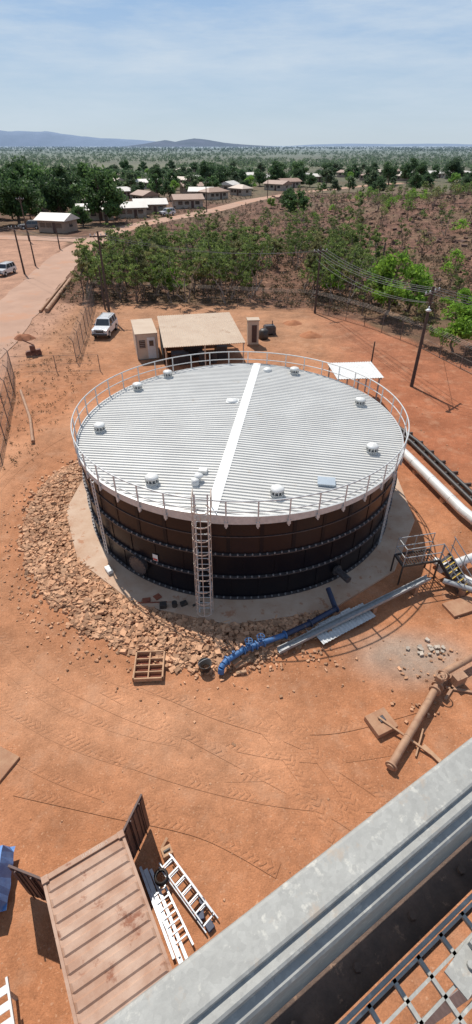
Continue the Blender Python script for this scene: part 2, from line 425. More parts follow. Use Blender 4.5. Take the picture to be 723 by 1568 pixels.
for wx,wy in [(-5.9,28.0),(-7.0,22.7),(-3.6,17.6),(1.7,16.7),(6.5,20.5),(7.0,25.8),(3.7,30.2),(-4.3,29.9)]:
    v=loc_(wx,wy); z=roofz(v.x)
    b.rev([(.18,0),(.18,.14),(.30,.18),(.30,.20)],(v.x,v.y,z),16)
    b.rev([(.01,.50),(.14,.48),(.27,.43),(.30,.36),(.27,.35),(.01,.35)],(v.x,v.y,z),20)
    for i in range(10):
        t=2*math.pi*i/10; b.bar((v.x+.25*math.cos(t),v.y+.25*math.sin(t),z+.19),(v.x+.25*math.cos(t),v.y+.25*math.sin(t),z+.38),.03,.03)
    b2.tube((v.x,v.y,z+.1),(v.x,v.y,z+.36),.15,12)
    b.box((v.x,v.y,z+.06),(.50,.50,.02))
v=loc_(-.2,25.9); b.rev([(.01,.20),(.22,.18),(.30,.12),(.32,.05)],(v.x,v.y,roofz(v.x)),24); b.box((v.x,v.y,roofz(v.x)+.07),(.7,.6,.02))
v=loc_(2.0,30.6); b.rev([(.01,.22),(.22,.2),(.28,.12),(.28,.05)],(v.x,v.y,roofz(v.x)),20)
v=loc_(-1.45,18.4); b.box((v.x,v.y,roofz(v.x)+.13),(.36,.36,.2)); b.rev([(.01,.40),(.18,.36),(.2,.28),(.1,.26),(.1,.05)],(v.x-.05,v.y-.7,roofz(v.x)),16); b.rev([(.01,.32),(.17,.30),(.17,.05)],(v.x-.15,v.y-1.0,roofz(v.x)),16)
P['roof_vents']=(b,M['whitepaint']); P['vent_throats']=(b2,M['galvdull'])
M['hatch']=mat('hatch_sheet',(.50,.56,.60),(.45,.50,.54),2,.3,.3)
b=MB(); v=loc_(3.9,17.7); b.box((v.x,v.y,roofz(v.x)+.1),(.68,.55,.1)); b.box((v.x,v.y,roofz(v.x)+.17),(.76,.62,.03)); P['roof_hatch']=(b,M['hatch'])
b=MB()
def onwall(ang,z,r=TR): t=R2(ang)+R2(8.3); return Vector((r*math.cos(t),r*math.sin(t),z)),t
c0,t=onwall(math.degrees(math.atan2(16.6-TC[1],-4.4-TC[0])),1.0)
d=Vector((math.cos(t),math.sin(t),0))
b.tube(c0,c0+d*.22,.42,24); b.tube(c0+d*.22,c0+d*.27,.50,24)
for i in range(16):
    a=2*math.pi*i/16; side=Vector((-math.sin(t),math.cos(t),0)); q=c0+d*.27+side*.45*math.cos(a)+Vector((0,0,.45*math.sin(a))); b.tube(q,q+d*.04,.025,6)
c1,t1=onwall(-58,.7); d1=Vector((math.cos(t1),math.sin(t1),0)); b.tube(c1,c1+d1*.9,.16,16); b.tube(c1+d1*.1,c1+d1*.16,.26,16)
P['manhole_and_nozzles']=(b,M['steel'])
b=MB(); c0,t=onwall(math.degrees(math.atan2(16.1-TC[1],-3.6-TC[0])),1.75,TR+.05); b.box((c0.x,c0.y,1.75),(.02,.26,.36),t); P['sign_panel']=(b,M['whitepaint'])
b=MB(); b.box((c0.x+.015*math.cos(t),c0.y+.015*math.sin(t),1.66),(.02,.22,.10),t); P['sign_mark']=(b,M['red'])
b=MB()
for ang in (-141.5,-33):
    for off in(-.9,.9):
        a,t=onwall(ang+off,.15,TR+.17); e,_=onwall(ang+off,4.4,TR+.17); b.bar(a,e,.05,.05)
    for i in range(20):
        a,t=onwall(ang-.9,.3+i*.21,TR+.17); e,_=onwall(ang+.9,.3+i*.21,TR+.17); b.bar(a,e,.03,.04)
P['cable_tray']=(b,M['galv'])
build('water_tank',P,(TC[0],TC[1],0.02),R2(-8.3))

# caged ladder
P={}; b=MB()
def ly(z): return 14.45+.115*z
LX=-1.33
for sx in(-.25,.25): b.bar((LX+sx,ly(0.1),0.1),(LX+sx,ly(5.9),5.9),.06,.03)
for i in range(19):
    z=.35+i*.29; b.tube((LX-.25,ly(z),z),(LX+.25,ly(z),z),.018,6)
for z in(1.0,2.8,4.4):
    for sx in(-.25,.25): b.bar((LX+sx,ly(z),z),(LX+sx*1.05,15.5,z),.05,.05)
P['ladder_rails']=(b,M['galv'])
b=MB(); hoops=[]
for z in [.5+.62*i for i in range(9)]:
    pts=[(LX+.36*math.sin(t),ly(z)-.02-.62*(math.cos(t)*.5+.5),z) for t in [R2(a) for a in range(-150,151,25)]]
    for i in range(len(pts)-1): b.bar(pts[i],pts[i+1],.012,.05)
    hoops.append(pts)
for k in (2,4,6,8,10):
    for i in range(len(hoops)-1): b.bar(hoops[i][k],hoops[i+1][k],.03,.015)
for sx in(-.36,.36):
    b.path([(LX+sx,ly(4.6),4.6),(LX+sx,ly(5.9)-.02,5.75),(LX+sx,15.7,5.75),(LX+sx,15.7,4.7)],.022,6)
M['cage']=mat('dusty_cage',(.58,.50,.43),(.45,.35,.28),3,.5,.1)
P['safety_cage']=(b,M['cage'])
build('caged_ladder',P)

# slab
b=MB(); n=14; rr=9.85
vs=[(TC[0]+rr*math.cos(2*math.pi*(i+.4)/n),TC[1]+rr*math.sin(2*math.pi*(i+.4)/n),z) for z in(-.1,.12) for i in range(n)]
b.add(vs,[tuple(range(n,2*n))]+[(i,(i+1)%n,n+(i+1)%n,n+i) for i in range(n)])
build('concrete_slab',{'s':(b,M['concrete'])},bevel=.02)

# ---------------------------------------------------------------- rocks
def rocks(name,pos,size,m,flat=.7):
    n=len(pos); base=np.array([(x,y,z) for z in(-1,1) for y in(-1,1) for x in(-1,1)],float)
    v=base[None]*(1-.5*rng.random((n,8,3)))
    sc=np.stack([size*(.7+.6*rng.random(n)),size*(.6+.5*rng.random(n)),size*flat*(.5+.5*rng.random(n))],1)/2
    v=v*sc[:,None,:]
    a=rng.random(n)*6.28; ti=rng.normal(0,.4,n)
    ca,sa=np.cos(a),np.sin(a); ct,st=np.cos(ti),np.sin(ti)
    x,y,z=v[...,0],v[...,1],v[...,2]
    y,z=y*ct[:,None]-z*st[:,None],y*st[:,None]+z*ct[:,None]
    x,y=x*ca[:,None]-y*sa[:,None],x*sa[:,None]+y*ca[:,None]
    v=np.stack([x,y,z],2)+np.array(pos)[:,None,:]
    f=np.array([(0,2,3,1),(4,5,7,6),(0,1,5,4),(2,6,7,3),(0,4,6,2),(1,3,7,5)])
    F=(f[None]+np.arange(n)[:,None,None]*8).reshape(-1,4)
    me=D.meshes.new(name); me.from_pydata(v.reshape(-1,3).tolist(),[],F.tolist()); me.materials.append(m)
    o=D.objects.new(name,me); COL.objects.link(o); return o
pos=[];sz=[]
for _ in range(11500):
    a=random.uniform(156,292); 
    router=np.interp(a,[156,172,195,230,262,280,292],[10.9,11.8,12.0,11.9,12.1,11.2,10.2])
    router+=.5*noise.noise(Vector((a*.15,1,1)))
    if a<156+10*random.random() or a>292-10*random.random(): continue
    r=random.uniform(9.55,router+.25*abs(random.gauss(0,1))*(random.random()<.25))
    k=(r-9.6)/(router-9.6); hgt=.24*math.sin(math.pi*min(1,max(0,k)))**.7
    x=TC[0]+r*math.cos(R2(a)); y=TC[1]+r*math.sin(R2(a))
    pos.append((x,y,max(.03,hgt*random.uniform(.3,1)))); sz.append(random.choice((.10,.13,.15,.18,.21,.25,.30))*random.uniform(.7,1.1))
rocks('rock_riprap',pos,np.array(sz),M['rock'])
pos=[];sz=[]
for _ in range(2600):
    x=random.uniform(-20,16);y=random.uniform(4,60)
    if math.hypot(x-TC[0],y-TC[1])<11.5: continue
    pos.append((x,y,gz(x,y)+.01)); sz.append(random.choice((.025,.03,.04,.05,.07,.1)))
for _ in range(420):
    a=random.gauss(225,28); r=random.gauss(12.5,.6); x=TC[0]+r*math.cos(R2(a)); y=TC[1]+r*math.sin(R2(a)); pos.append((x,y,.02)); sz.append(random.uniform(.04,.14))
for cx,cy,n in((6.5,9.9,16),(8.3,12.3,14),(-1.0,12.4,40),(1.2,11.9,35),(6.9,11.3,14),(3.2,12.2,20)):
    for _ in range(n): pos.append((random.gauss(cx,.45),random.gauss(cy,.3),.03)); sz.append(random.uniform(.05,.16))
rocks('loose_stones',pos,np.array(sz),M['rock'])
pos=[];sz=[]
for _ in range(2000):
    x=random.uniform(14,130);y=random.uniform(60,230)
    if yard(x,y)>.3: continue
    pos.append((x,y,gz(x,y)+.05)); sz.append(random.choice((.3,.4,.6,.9,1.3)))
rocks('hillside_rocks',pos,np.array(sz),M['rock2'])
def mound(name,x,y,r,h,m):
    b=MB(); n=28;k=8;vs=[];fs=[]
    for i in range(k+1):
        for j in range(n):
            t=2*math.pi*j/n; q=i/k; rr_=r*q*(1+.25*noise.noise(Vector((math.cos(t)*1.5,math.sin(t)*1.5,x))))
            vs.append((rr_*math.cos(t),rr_*math.sin(t)*.7,h*(1-q*q)*(1+.4*noise.noise(Vector((rr_*math.cos(t)*2,rr_*math.sin(t)*2,y))))-.03*q))
    for i in range(k):
        for j in range(n): fs.append((i*n+j,(i+1)*n+j,(i+1)*n+(j+1)%n,i*n+(j+1)%n))
    b.add(vs,fs,True); return build(name,{'m':(b,m)},(x,y,gz(x,y)))
M['moundm']=mat('dirt_mound',(.33,.13,.06),(.24,.09,.045),3,.95,0,.8,12)
M['moundo']=mat('dirt_mound_orange',(.44,.18,.08),(.36,.14,.065),3,.95,0,.8,12)
mound('dirt_mound',-22.4,52.5,1.3,.5,M['moundm']); mound('dirt_mound',8,53.5,1.4,.4,M['moundo']); mound('dirt_mound',6.5,58,1.2,.35,M['moundo'])

# ---------------------------------------------------------------- sheds
def corr_roof(b,w,d,z0,z1,pitch=.2,amp=.03):
    xs=[];x=0
    while x<=w: xs+=[(x,0),(x+pitch*.35,0),(x+pitch*.5,amp),(x+pitch*.85,amp)]; x+=pitch
    vs=[]
    for (x,h) in xs: vs+=[(x,0,z0+h),(x,d,z1+h)]
    b.add(vs,[(2*i,2*i+2,2*i+3,2*i+1) for i in range(len(xs)-1)])
def openshed(name,loc,rz,w,d,zf,zb,roofm,postm,items=True):
    P={}; b=MB(); corr_roof(b,w,d,zf+.05,zb+.05); P['roof']=(b,roofm)
    b=MB()
    for x in(.15,w/2,w-.15):
        for y,z in((.3,zf),(d-.3,zb)): b.bar((x,y,0),(x,y,z+(.3/d)*(zb-zf)*(1 if y<1 else -1)),.1,.1)
    for y in(.3,d*.5,d-.3):
        z=zf+(zb-zf)*y/d; b.bar((0.05,y,z-.03),(w-.05,y,z-.03),.06,.12)
    for x in(.1,w-.1): b.bar((x,0.02,zf-.02),(x,d-.02,zb-.02),.05,.14)
    P['frame']=(b,postm)
    if items:
        b=MB(); b.box((w/2,d-.1,1.1),(w-.3,.05,2.2)); b.box((.08,d*.65,1.1),(.05,d*.6,2.2)); P['back_wall']=(b,M['dark'])
        b=MB(); b.box((1.6,3,.5),(1.6,1.1,1)); b.tube((3.6,2.4,.0),(3.6,2.4,1.1),.35,14); b.tube((4.7,2.6,0),(4.7,2.6,.9),.3,14); b.box((5.6,4,.6),(1,1.6,1.2)); b.box((3,5,.7),(1.8,1.4,1.4)); P['stored_pumps']=(b,M['steel'])
    return build(name,P,loc,rz)
openshed('open_shed',(-6.2,42.0,0),R2(11),7.2,8.0,2.45,2.95,M['shedroof'],M['cream'])
openshed('white_canopy',(7.6,35.3,0),R2(5),3.5,3.3,2.3,2.35,M['whitepaint'],M['galvdull'],False)
P={}; b=MB(); b.box((1,2.4,1.25),(2.0,4.8,2.3)); P['walls']=(b,M['cream'])
b=MB(); b.box((1,2.4,2.43),(2.1,4.9,.06)); P['roof']=(b,M['shedroof'])
b=MB(); b.box((1.4,-.02,1.1),(.75,.05,1.95)); P['door']=(b,M['whitepaint'])
b=MB(); b.box((.55,-.02,1.5),(.55,.05,.7)); b.box((1.4,-.055,1.55),(.4,.02,.5)); b.box((2.01,1.5,1.5),(.05,.8,.7)); P['windows']=(b,M['glass'])
b=MB()
for x in(.03,1.97):
    b.box((x,-.015,1.25),(.09,.06,2.3))
for k in range(4): b.box((.55,-.05,1.24+.17*k),(.5,.02,.03))
b.box((1,2.4,.06),(1.8,4.6,.12)); P['trim']=(b,M['galvdull'])
build('site_cabin',P,(-9.3,45.9,0),R2(14))
P={}; b=MB(); b.box((0,0,1.3),(1.1,.9,2.3)); P['body']=(b,M['cream']); b=MB(); b.box((0,0,2.5),(1.25,1.05,.1)); P['roof']=(b,M['shedroof'])
b=MB(); b.box((.1,-.47,1.2),(.5,.03,1.7)); P['door']=(b,M['dooror']); b=MB(); b.box((0,0,.08),(1.2,1,.15)); P['plinth']=(b,M['concblock'])
build('pump_cabinet',P,(1.7,50.6,0),R2(5))
b=MB(); b.rev([(.01,0),(.5,0),(.52,.3),(.5,.8),(.3,1.0),(.01,1.02)],(0,0,0),20); build('black_drum',{'d':(b,M['black'])},(2.9,52.5,0)); 
b=MB(); b.box((0,0,.5),(1.2,.9,.7)); b.box((0,0,.9),(1.0,.7,.12)); b.tube((.3,0,.9),(.3,0,1.4),.05,8); b.tube((-.45,-.5,.15),(-.45,.5,.15),.2,10); b.tube((.45,-.5,.15),(.45,.5,.15),.2,10)
build('generator_set',{'d':(b,M['steel'])},(3.6,54.0,0),.2)
b=MB(); b.bar((0,0,.05),(0,0,1.0),.5,.4); b.tube((-.5,-.2,.25),(-.5,.2,.25),.25,12); b.tube((.5,-.2,.25),(.5,.2,.25),.25,12); b.bar((-.6,0,.4),(.7,0,.5),.4,.25); b.bar((.2,0,1.0),(-.7,0,1.6),.1,.1)
build('small_excavator',{'d':(b,M['contwall'])},(-19.6,47.2,0),.4,bevel=.02)

# ---------------------------------------------------------------- cars
def car(name,loc,rz,paint,suv=True):
    P={}; b=MB(); W=.92
    b.ext([(-2.35,.45),(-2.38,.75),(-2.3,1.05),(-.95,1.12),(2.3,1.12),(2.38,.9),(2.36,.45),(1.9,.42),(1.75,.75),(1.2,.78),(1.05,.42),(-1.05,.42),(-1.2,.78),(-1.8,.78),(-1.95,.42)],-W,W)
    vs=[(-.35,-.72,1.78),(2.0,-.72,1.78),(2.0,.72,1.78),(-.35,.72,1.78),(-.42,-.74,1.72),(2.1,-.74,1.72),(2.1,.74,1.72),(-.42,.74,1.72)]
    b.add(vs,[(0,1,2,3),(4,5,1,0),(5,6,2,1),(6,7,3,2),(7,4,0,3)])
    for s_ in(-1,1):
        for (xa,xb) in((-.98,-.42),(.55,.55),(1.4,1.4),(2.28,2.08)):
            b.bar((xa,s_*.88,1.10),(xb,s_*.74,1.74),.06,.07)
    b.box((-2.2,0,1.0),(.3,1.3,.1)); P['body']=(b,paint)
    b=MB(); vs=[(-.93,-.85,1.1),(2.24,-.85,1.1),(2.24,.85,1.1),(-.93,.85,1.1),(-.40,-.71,1.72),(2.05,-.71,1.72),(2.05,.71,1.72),(-.40,.71,1.72)]
    b.add(vs,[(0,1,5,4),(1,2,6,5),(2,3,7,6),(3,0,4,7)]); P['windows']=(b,M['glass'])
    b=MB()
    for x in(-1.5,1.48):
        for y in(-.83,.83): b.tube((x,y-.12,.38),(x,y+.12,.38),.38,20)
    P['tyres']=(b,M['rubber'])
    b=MB()
    for x in(-1.5,1.48):
        for y in(-.96,.96): b.tube((x,y-.01,.38),(x,y+.01,.38),.2,14)
    for y in(-.68,.68): b.box((-2.36,y,.86),(.06,.32,.18))
    b.box((2.38,0,.9),(.03,.4,.14)); P['hubs_and_lamps']=(b,M['galv'])
    b=MB(); b.box((-2.38,0,.85),(.05,.9,.22)); b.box((-2.45,0,.55),(.14,1.8,.2)); b.box((2.42,0,.52),(.1,1.8,.18))
    for s_ in(-.5,.5): b.bar((-2.5,s_,.5),(-2.5,s_,1.1),.05,.05)
    b.bar((-2.5,-.6,1.1),(-2.5,.6,1.1),.05,.05)
    for s_ in(-1,1): b.box((-.75,s_*1.0,1.2),(.12,.16,.16))
    P['bumper_and_grille']=(b,M['black'])
    if suv:
        b=MB()
        for s_ in(-.6,.6): b.bar((-.2,s_,1.84),(1.9,s_,1.84),.04,.04)
        for x in(0,.6,1.2,1.8): b.bar((x,-.65,1.87),(x,.65,1.87),.05,.03)
        P['roof_rack']=(b,M['galvdull'])
    return build(name,P,loc,rz,bevel=.025)
c_=car('parked_car',(-14.1,54.2,0),R2(86),M['carwhite']); c_.scale=(.9,.9,.95)
c_=car('parked_car',(-36.3,84.5,0),R2(80),M['carwhite']); c_.scale=(.85,.85,.9)
M['cargrey']=mat('car_grey',(.2,.21,.22),None,2,.25)
car('parked_car',(-50,137,0),R2(10),M['cargrey']); car('parked_car',(-20,166,0),R2(40),M['carwhite'])

# ---------------------------------------------------------------- poles and lines
def pole(name,x,y,h,r=.14,arm=0,az=0,m='timber',lamp=False):
    P={}; b=MB(); b.tube((0,0,-.2),(0,0,h),r*1.1,10,r*.75); P['post']=(b,M[m])
    if arm:
        b=MB(); b.bar((-arm,0,h-.5),(arm,0,h-.5),.1,.12); b.bar((-arm*.6,0,h-.55),(0,0,h-1.2),.04,.04); b.bar((arm*.6,0,h-.55),(0,0,h-1.2),.04,.04); P['crossarm']=(b,M['timber'])
        b=MB()
        for q in(-.9,-.35,.35,.9): b.rev([(.01,.22),(.05,.2),(.06,.08),(.03,.0)],(arm*q,0,h-.44),8)
        P['insulators']=(b,M['galv'])
    if lamp:
        b=MB(); b.path([(0,0,h-1.6),(-.6,-.3,h-1.3),(-1.1,-.55,h-1.35)],.035,8); b.rev([(.01,.12),(.1,.1),(.22,.0),(.2,-.06),(.01,-.08)],(-1.2,-.6,h-1.4),14); P['street_lamp_head']=(b,M['whitepaint'])
    return build(name,P,(x,y,gz(x,y)),az)
poles=[(-14.9,60.2,9.0,.14,.9,.2),(9.6,62.3,7.2,.13,.9,.4),(14.9,39.7,7.9,.14,1.1,.75),(-33.6,85,6.9,.14,.8,.6),(-34,91.5,5,.12,0,0),(-34.6,108,4.5,.12,0,0),(-16.3,64,5,.1,0,0),(-36,150,8,.14,.9,.2),(-9,176,8,.14,.9,.2),(12,222,8,.14,.9,.2),(20,74,6,.12,0,0),(-44,118,8,.14,.8,0)]
for i,(x,y,h,r,a,az) in enumerate(poles): pole('power_pole' if a else 'timber_post',x,y,h,r,a,az,lamp=(i==2))
pole('steel_post',12.2,43.4,2.6,.07,0,0,'timber')
b=MB()
def w2(b,p,q,sag=.6,r=.018):
    n=14; pts=[]
    for i in range(n+1):
        t=i/n; v=Vector(p).lerp(Vector(q),t); v.z-=sag*4*t*(1-t); pts.append(v)
    b.path(pts,r,4)
for k in(-.9,-.35,.35,.9):
    w2(b,(9.6+.8*k,62.3+.3*k,6.9),(14.9+.8*k,39.7+.7*k,7.6),.7)
    w2(b,(14.9+.8*k,39.7+.7*k,7.6),(34+.8*k,26+.7*k,8),.9)
for k in(-.8,.8):
    w2(b,(-14.9+.8*k,60.2,8.6),(9.6+.8*k,62.3,6.8),.9); w2(b,(-14.9+.8*k,60.2,8.6),(-33.6+k,85,6.5),.8); w2(b,(-33.6+k,85,6.5),(-52,75,7),.8)
    w2(b,(9.6+k*.5,62.3,5.9),(14.9+k*.4,39.7,6.7),.9)
w2(b,(14.9,39.7,7.2),(19.5,45,0),.0,.018)
build('power_line',{'w':(b,M['cable'])})

# ---------------------------------------------------------------- fences
def fence(name,pts,h=2.0,post=3.0,barb=True,meshs=.28):
    P={};b=MB();w=MB()
    for (x0,y0),(x1,y1) in zip(pts[:-1],pts[1:]):
        L=math.hypot(x1-x0,y1-y0); n=max(1,round(L/post)); d=Vector(((x1-x0)/L,(y1-y0)/L,0)); p0=Vector((x0,y0,gz(x0,y0)))
        for i in range(n+1):
            q=p0+d*L*i/n; q.z=gz(q.x,q.y); b.tube(q-Vector((0,0,.1)),q+Vector((0,0,h)),.035,6)
            if barb: b.tube(q+Vector((0,0,h)),q+Vector((-d.y*.25,d.x*.25,h+.3)),.025,6)
        for z in(.08,h*.5,h): w.tube(p0+Vector((0,0,z)),p0+d*L+Vector((0,0,z)),.012,4,cap=False)
        if barb:
            for k in(.3,.65,1.): o_=Vector((-d.y*.25*k,d.x*.25*k,h+.3*k)); w.tube(p0+o_,p0+d*L+o_,.009,3,cap=False)
        if meshs:
            t=-h
            while t<L:
                for sg in(0,1):
                    a0,a1=max(t,0),min(t+h,L)
                    za,zb=(a0-t),(a1-t)
                    if sg: za,zb=h-za,h-zb
                    if a1>a0: w.tube(p0+d*a0+Vector((0,0,za)),p0+d*a1+Vector((0,0,zb)),.005,3,cap=False)
                t+=meshs
    P['posts']=(b,M['wire']); P['wires']=(w,M['wire'])
    return build(name,P)
fence('chain_link_fence',[(-14.0,18),(-15.5,28),(-18.5,38.6),(-20,42.7)])
fence('chain_link_fence',[(-15,45.4),(-16.2,54),(-18.7,69)])
fence('wire_gate',[(-20,42.7),(-12.3,43.2)],1.5,3.8,False,0)
fence('chain_link_fence',[(-18.7,69),(-9,67),(9.4,63.5),(14.5,57),(18.6,49.5),(21.5,41),(24,30)],2.0,3.2,True,.35)

# ---------------------------------------------------------------- pipes etc
def flange(b,p,d,r,w=.05):
    p,d=Vector(p),Vector(d).normalized(); b.tube(p-d*w/2,p+d*w/2,r,16)
zc=.40
pp=[(-.55,11.35,.30),(-.35,11.75,zc),(.3,12.25,zc),(1.3,12.7,zc),(2.0,13.0,zc),(3.1,13.6,zc),(4.3,14.4,zc),(4.1,15.4,.6)]
b=MB(); b.path(pp[1:5],.115,14)
for i in range(2,5): b.rev([(.01,.116),(.08,.085),(.116,0),(.08,-.085),(.01,-.116)],pp[i],14)
b.path([(-.35,11.75,zc),(-.48,11.58,zc),(-.56,11.45,.34),(-.58,11.38,.12)],.125,14)
for t in(.0,.3,.5,.8): 
    q=Vector(pp[2]).lerp(Vector(pp[3]),t); flange(b,q,Vector(pp[3])-Vector(pp[2]),.19)
flange(b,pp[1],(1,.8,0),.19); flange(b,pp[4],(1,.5,0),.18)
P={'pipe':(b,M['blue'])}
b=MB(); b.path(pp[4:],.115,14)
for i in range(5,7): b.rev([(.01,.116),(.08,.085),(.116,0),(.08,-.085),(.01,-.116)],pp[i],14)
flange(b,pp[5],(1,.6,0),.18); flange(b,pp[6],(1,1,0),.18); P['pipe_run_to_tank']=(b,M['bluedark'])
b=MB()
for t in(.2,.68):
    q=Vector(pp[2]).lerp(Vector(pp[3]),t); b.tube(q,q+Vector((0,0,.42)),.05,10); b.rev([(.15,0),(.17,.02),(.15,.04),(.13,.02),(.15,0)],q+Vector((0,0,.42)),16); b.box(q+Vector((0,0,.16)),(.2,.2,.14),.4)
    for a in range(4): b.bar(q+Vector((0,0,.44)),q+Vector((.15*math.cos(a*1.57),.15*math.sin(a*1.57),.44)),.02,.02)
q=Vector((-.1,11.95,zc)); b.tube(q,q+Vector((0,0,.3)),.06,10)
P['gate_valves']=(b,M['blue'])
b=MB()
for q in pp[2:7]: b.box((q[0],q[1],.13),(.35,.3,.28),.5)
b.box((.0,11.9,.12),(.4,.3,.24),.6)
P['supports']=(b,M['concblock'])
build('blue_pipeline',P,bevel=.004)
b=MB()
for x,y,a in((.15,11.75,.5),(.45,11.95,.6),(.2,11.45,.2),(-.9,12.1,1.2),(3.4,13.2,.5)): b.bar((x-.2*math.cos(a),y-.2*math.sin(a),.06),(x+.2*math.cos(a),y+.2*math.sin(a),.08),.12,.08)
build('timber_chocks',{'s':(b,M['plank'])})
P={};b=MB()
p0,p1=Vector((1.7,12.35,.16)),Vector((8.8,16.1,.55)); 
b.bar(p0,p1,.24,.03); dd=(p1-p0).normalized(); sd=Vector((-dd.y,dd.x,0))
b.bar(p0+sd*.12+Vector((0,0,.07)),p1+sd*.12+Vector((0,0,.07)),.02,.15); b.bar(p0-sd*.12+Vector((0,0,.07)),p1-sd*.12+Vector((0,0,.07)),.02,.15)
P['channel']=(b,M['galvdull']); b=MB()
for t in(.03,.3,.6,.9):
    q=p0.lerp(p1,t); b.box((q.x,q.y,q.z/2),(.2,.35,max(.05,q.z-.03)),.5)
P['blocks']=(b,M['concblock'])
build('steel_cable_channel',P)
b=MB(); corr_roof(b,2.75,.85,.16,.20,.17,.03); build('corrugated_sheet',{'s':(b,M['galv'])},(3.55,12.68,0.02),R2(31))
b=MB(); corr_roof(b,2.3,.35,.13,.13,.12,.02); build('roof_flashing',{'s':(b,M['whitepaint'])},(3.1,13.15,0.02),R2(31))
def bigpipe(name,pts,r,m,sup=True):
    P={};b=MB(); b.path(pts,r,18)
    for q in pts[1:-1]:
        b.rev([(.01,r),(r*.5,r*.87),(r*.87,r*.5),(r,0),(r*.87,-r*.5),(r*.5,-r*.87),(.01,-r)],q,18)
    for a,c in zip(pts[:-1],pts[1:]):
        L=(Vector(c)-Vector(a)).length; n=max(1,int(L/1.6))
        for i in range(n): flange(b,Vector(a).lerp(Vector(c),(i+.5)/n),Vector(c)-Vector(a),r*1.06,.06)
    P['pipe']=(b,m)
    if sup:
        b=MB()
        for a,c in zip(pts[:-1],pts[1:]):
            L=(Vector(c)-Vector(a)).length; n=max(1,int(L/2.4))
            for i in range(n):
                q=Vector(a).lerp(Vector(c),(i+.5)/n); b.box((q.x,q.y,(q.z-r)/2),(r*1.6,.3,max(.04,q.z-r*.8)),.3)
        P['saddles']=(b,M['concblock'])
    return build(name,P)
bigpipe('white_clad_pipe',[(10.3,29.6,.5),(10.9,27.4,.5),(12.3,21.4,.5),(15,14,.5)],.27,M['pipewhite'])
bigpipe('white_clad_pipe',[(9.5,16.7,.55),(12.2,17.9,.55),(16,19.3,.55)],.20,M['pipewhite'])
bigpipe('white_clad_pipe',[(9.6,17.6,.3),(10.6,16.3,.3),(12.5,14.4,.3)],.19,M['pipewhite'])
bigpipe('grey_steel_pipe',[(9.4,15.9,.6),(11.0,15.2,.5),(13.5,15.6,.5)],.12,M['galvdull'])
bigpipe('black_poly_pipe',[(10.8,32.6,.22),(11.9,29.6,.22),(13.4,22.6,.22),(15.5,16,.22)],.12,M['black'])
bigpipe('black_poly_pipe',[(11.3,32.8,.22),(12.4,29.6,.22),(13.9,22.6,.22),(16.2,16,.22)],.12,M['black'])
b=MB()
for i in range(9):
    x,y=12.0+i*.33,31-i*1.3; b.bar((x-.5,y,.08),(x+.5,y+.1,.08),.12,.14)
build('timber_sleeper_row',{'s':(b,M['timber'])})
bigpipe('rusty_pipe',[(-23.1,62.5,.25),(-24.9,80,.25)],.26,M['rustpipe'],False)
bigpipe('rusty_pipe',[(-23.9,62.5,.18),(-25.6,80,.18)],.16,M['rustpipe'],False)
bigpipe('brown_pipe',[(-17.8,38.4,.16),(-15.3,33.3,.16),(-13.9,29.7,.16)],.11,M['rustpipe'],False)
P={};b=MB(); a=R2(12)
ax=Vector((math.cos(a),math.sin(a),0)); ay=Vector((-math.sin(a),math.cos(a),0)); o0=Vector((7.55,16.25,0))
def q_(u,v,z): return o0+ax*u+ay*v+Vector((0,0,z))
for u in(0,1.8):
    for v in(0,.8): b.bar(q_(u,v,0),q_(u,v,1.15),.06,.06)
b.bar(q_(0,0,1.15),q_(1.8,0,1.15),.05,.12); b.bar(q_(0,.8,1.15),q_(1.8,.8,1.15),.05,.12); b.bar(q_(0,0,1.15),q_(0,.8,1.15),.05,.12)
for i in range(14): b.bar(q_(.07+i*.13,0,1.2),q_(.07+i*.13,.8,1.2),.03,.03)
s0,s1=q_(1.8,0.05,1.15),q_(2.45,-1.35,0.0)
sv=(s1-s0); sdn=Vector((-sv.y,sv.x,0)).normalized()
for s_ in(0,.8): b.bar(s0+sdn*s_,s1+sdn*s_,.05,.18)
P['frame']=(b,M['black'])
b=MB()
for i in range(7):
    q=s0.lerp(s1,(i+.5)/7); b.bar(q+sdn*.03,q+sdn*.77,.20,.03)
P['treads']=(b,M['steel'])
b=MB()
for i in range(7):
    q=s0.lerp(s1,(i+.5)/7)+sv.normalized()*.1; q.z=s0.lerp(s1,(i+.5)/7).z+.025; b.bar(q+sdn*.03,q+sdn*.77,.04,.02)
P['nosings']=(b,M['yellow'])
b=MB()
for v in(0,.8):
    for u in(0,.9,1.8): b.tube(q_(u,v,1.15),q_(u,v,2.15),.022,8)
    for z in(1.65,2.15): b.tube(q_(0,v,z),q_(1.8,v,z),.022,8)
for z in(1.65,2.15): b.tube(q_(0,0,z),q_(0,.8,z),.022,8)
for s_ in(0,.8):
    for z in(.5,1.0): b.tube(s0+sdn*s_+Vector((0,0,z)),s1+sdn*s_+Vector((0,0,z)),.022,8)
    for t in(.05,.5,.95): q=s0.lerp(s1,t)+sdn*s_; b.tube(q,q+Vector((0,0,1)),.022,8)
P['handrails']=(b,M['galvdull'])
build('pipe_crossover_stairs',P)
b=MB(); b.box((0,0,.06),(1.5,.8,.12)); build('concrete_step_pad',{'s':(b,M['concblock'])},(10.0,14.85,0),R2(20),.01)
P={};b=MB()
for x in(-.55,.55): b.box((x,0,.14),(.06,1.3,.2))
for y in(-.62,.62): b.box((0,y,.14),(1.16,.06,.2))
for y in(-.3,0,.3): b.box((0,y,.12),(1.04,.05,.16))
b.box((0,0,.12),(.05,1.18,.17)); P['frame']=(b,M['plank'])
b=MB()
for i in range(8): b.box((0,-.53+i*.15,.035),(1.04,.12,.03))
P['boards']=(b,M['timberred']); build('timber_pallet',P,(-3.38,11.7,0),R2(3),.006)
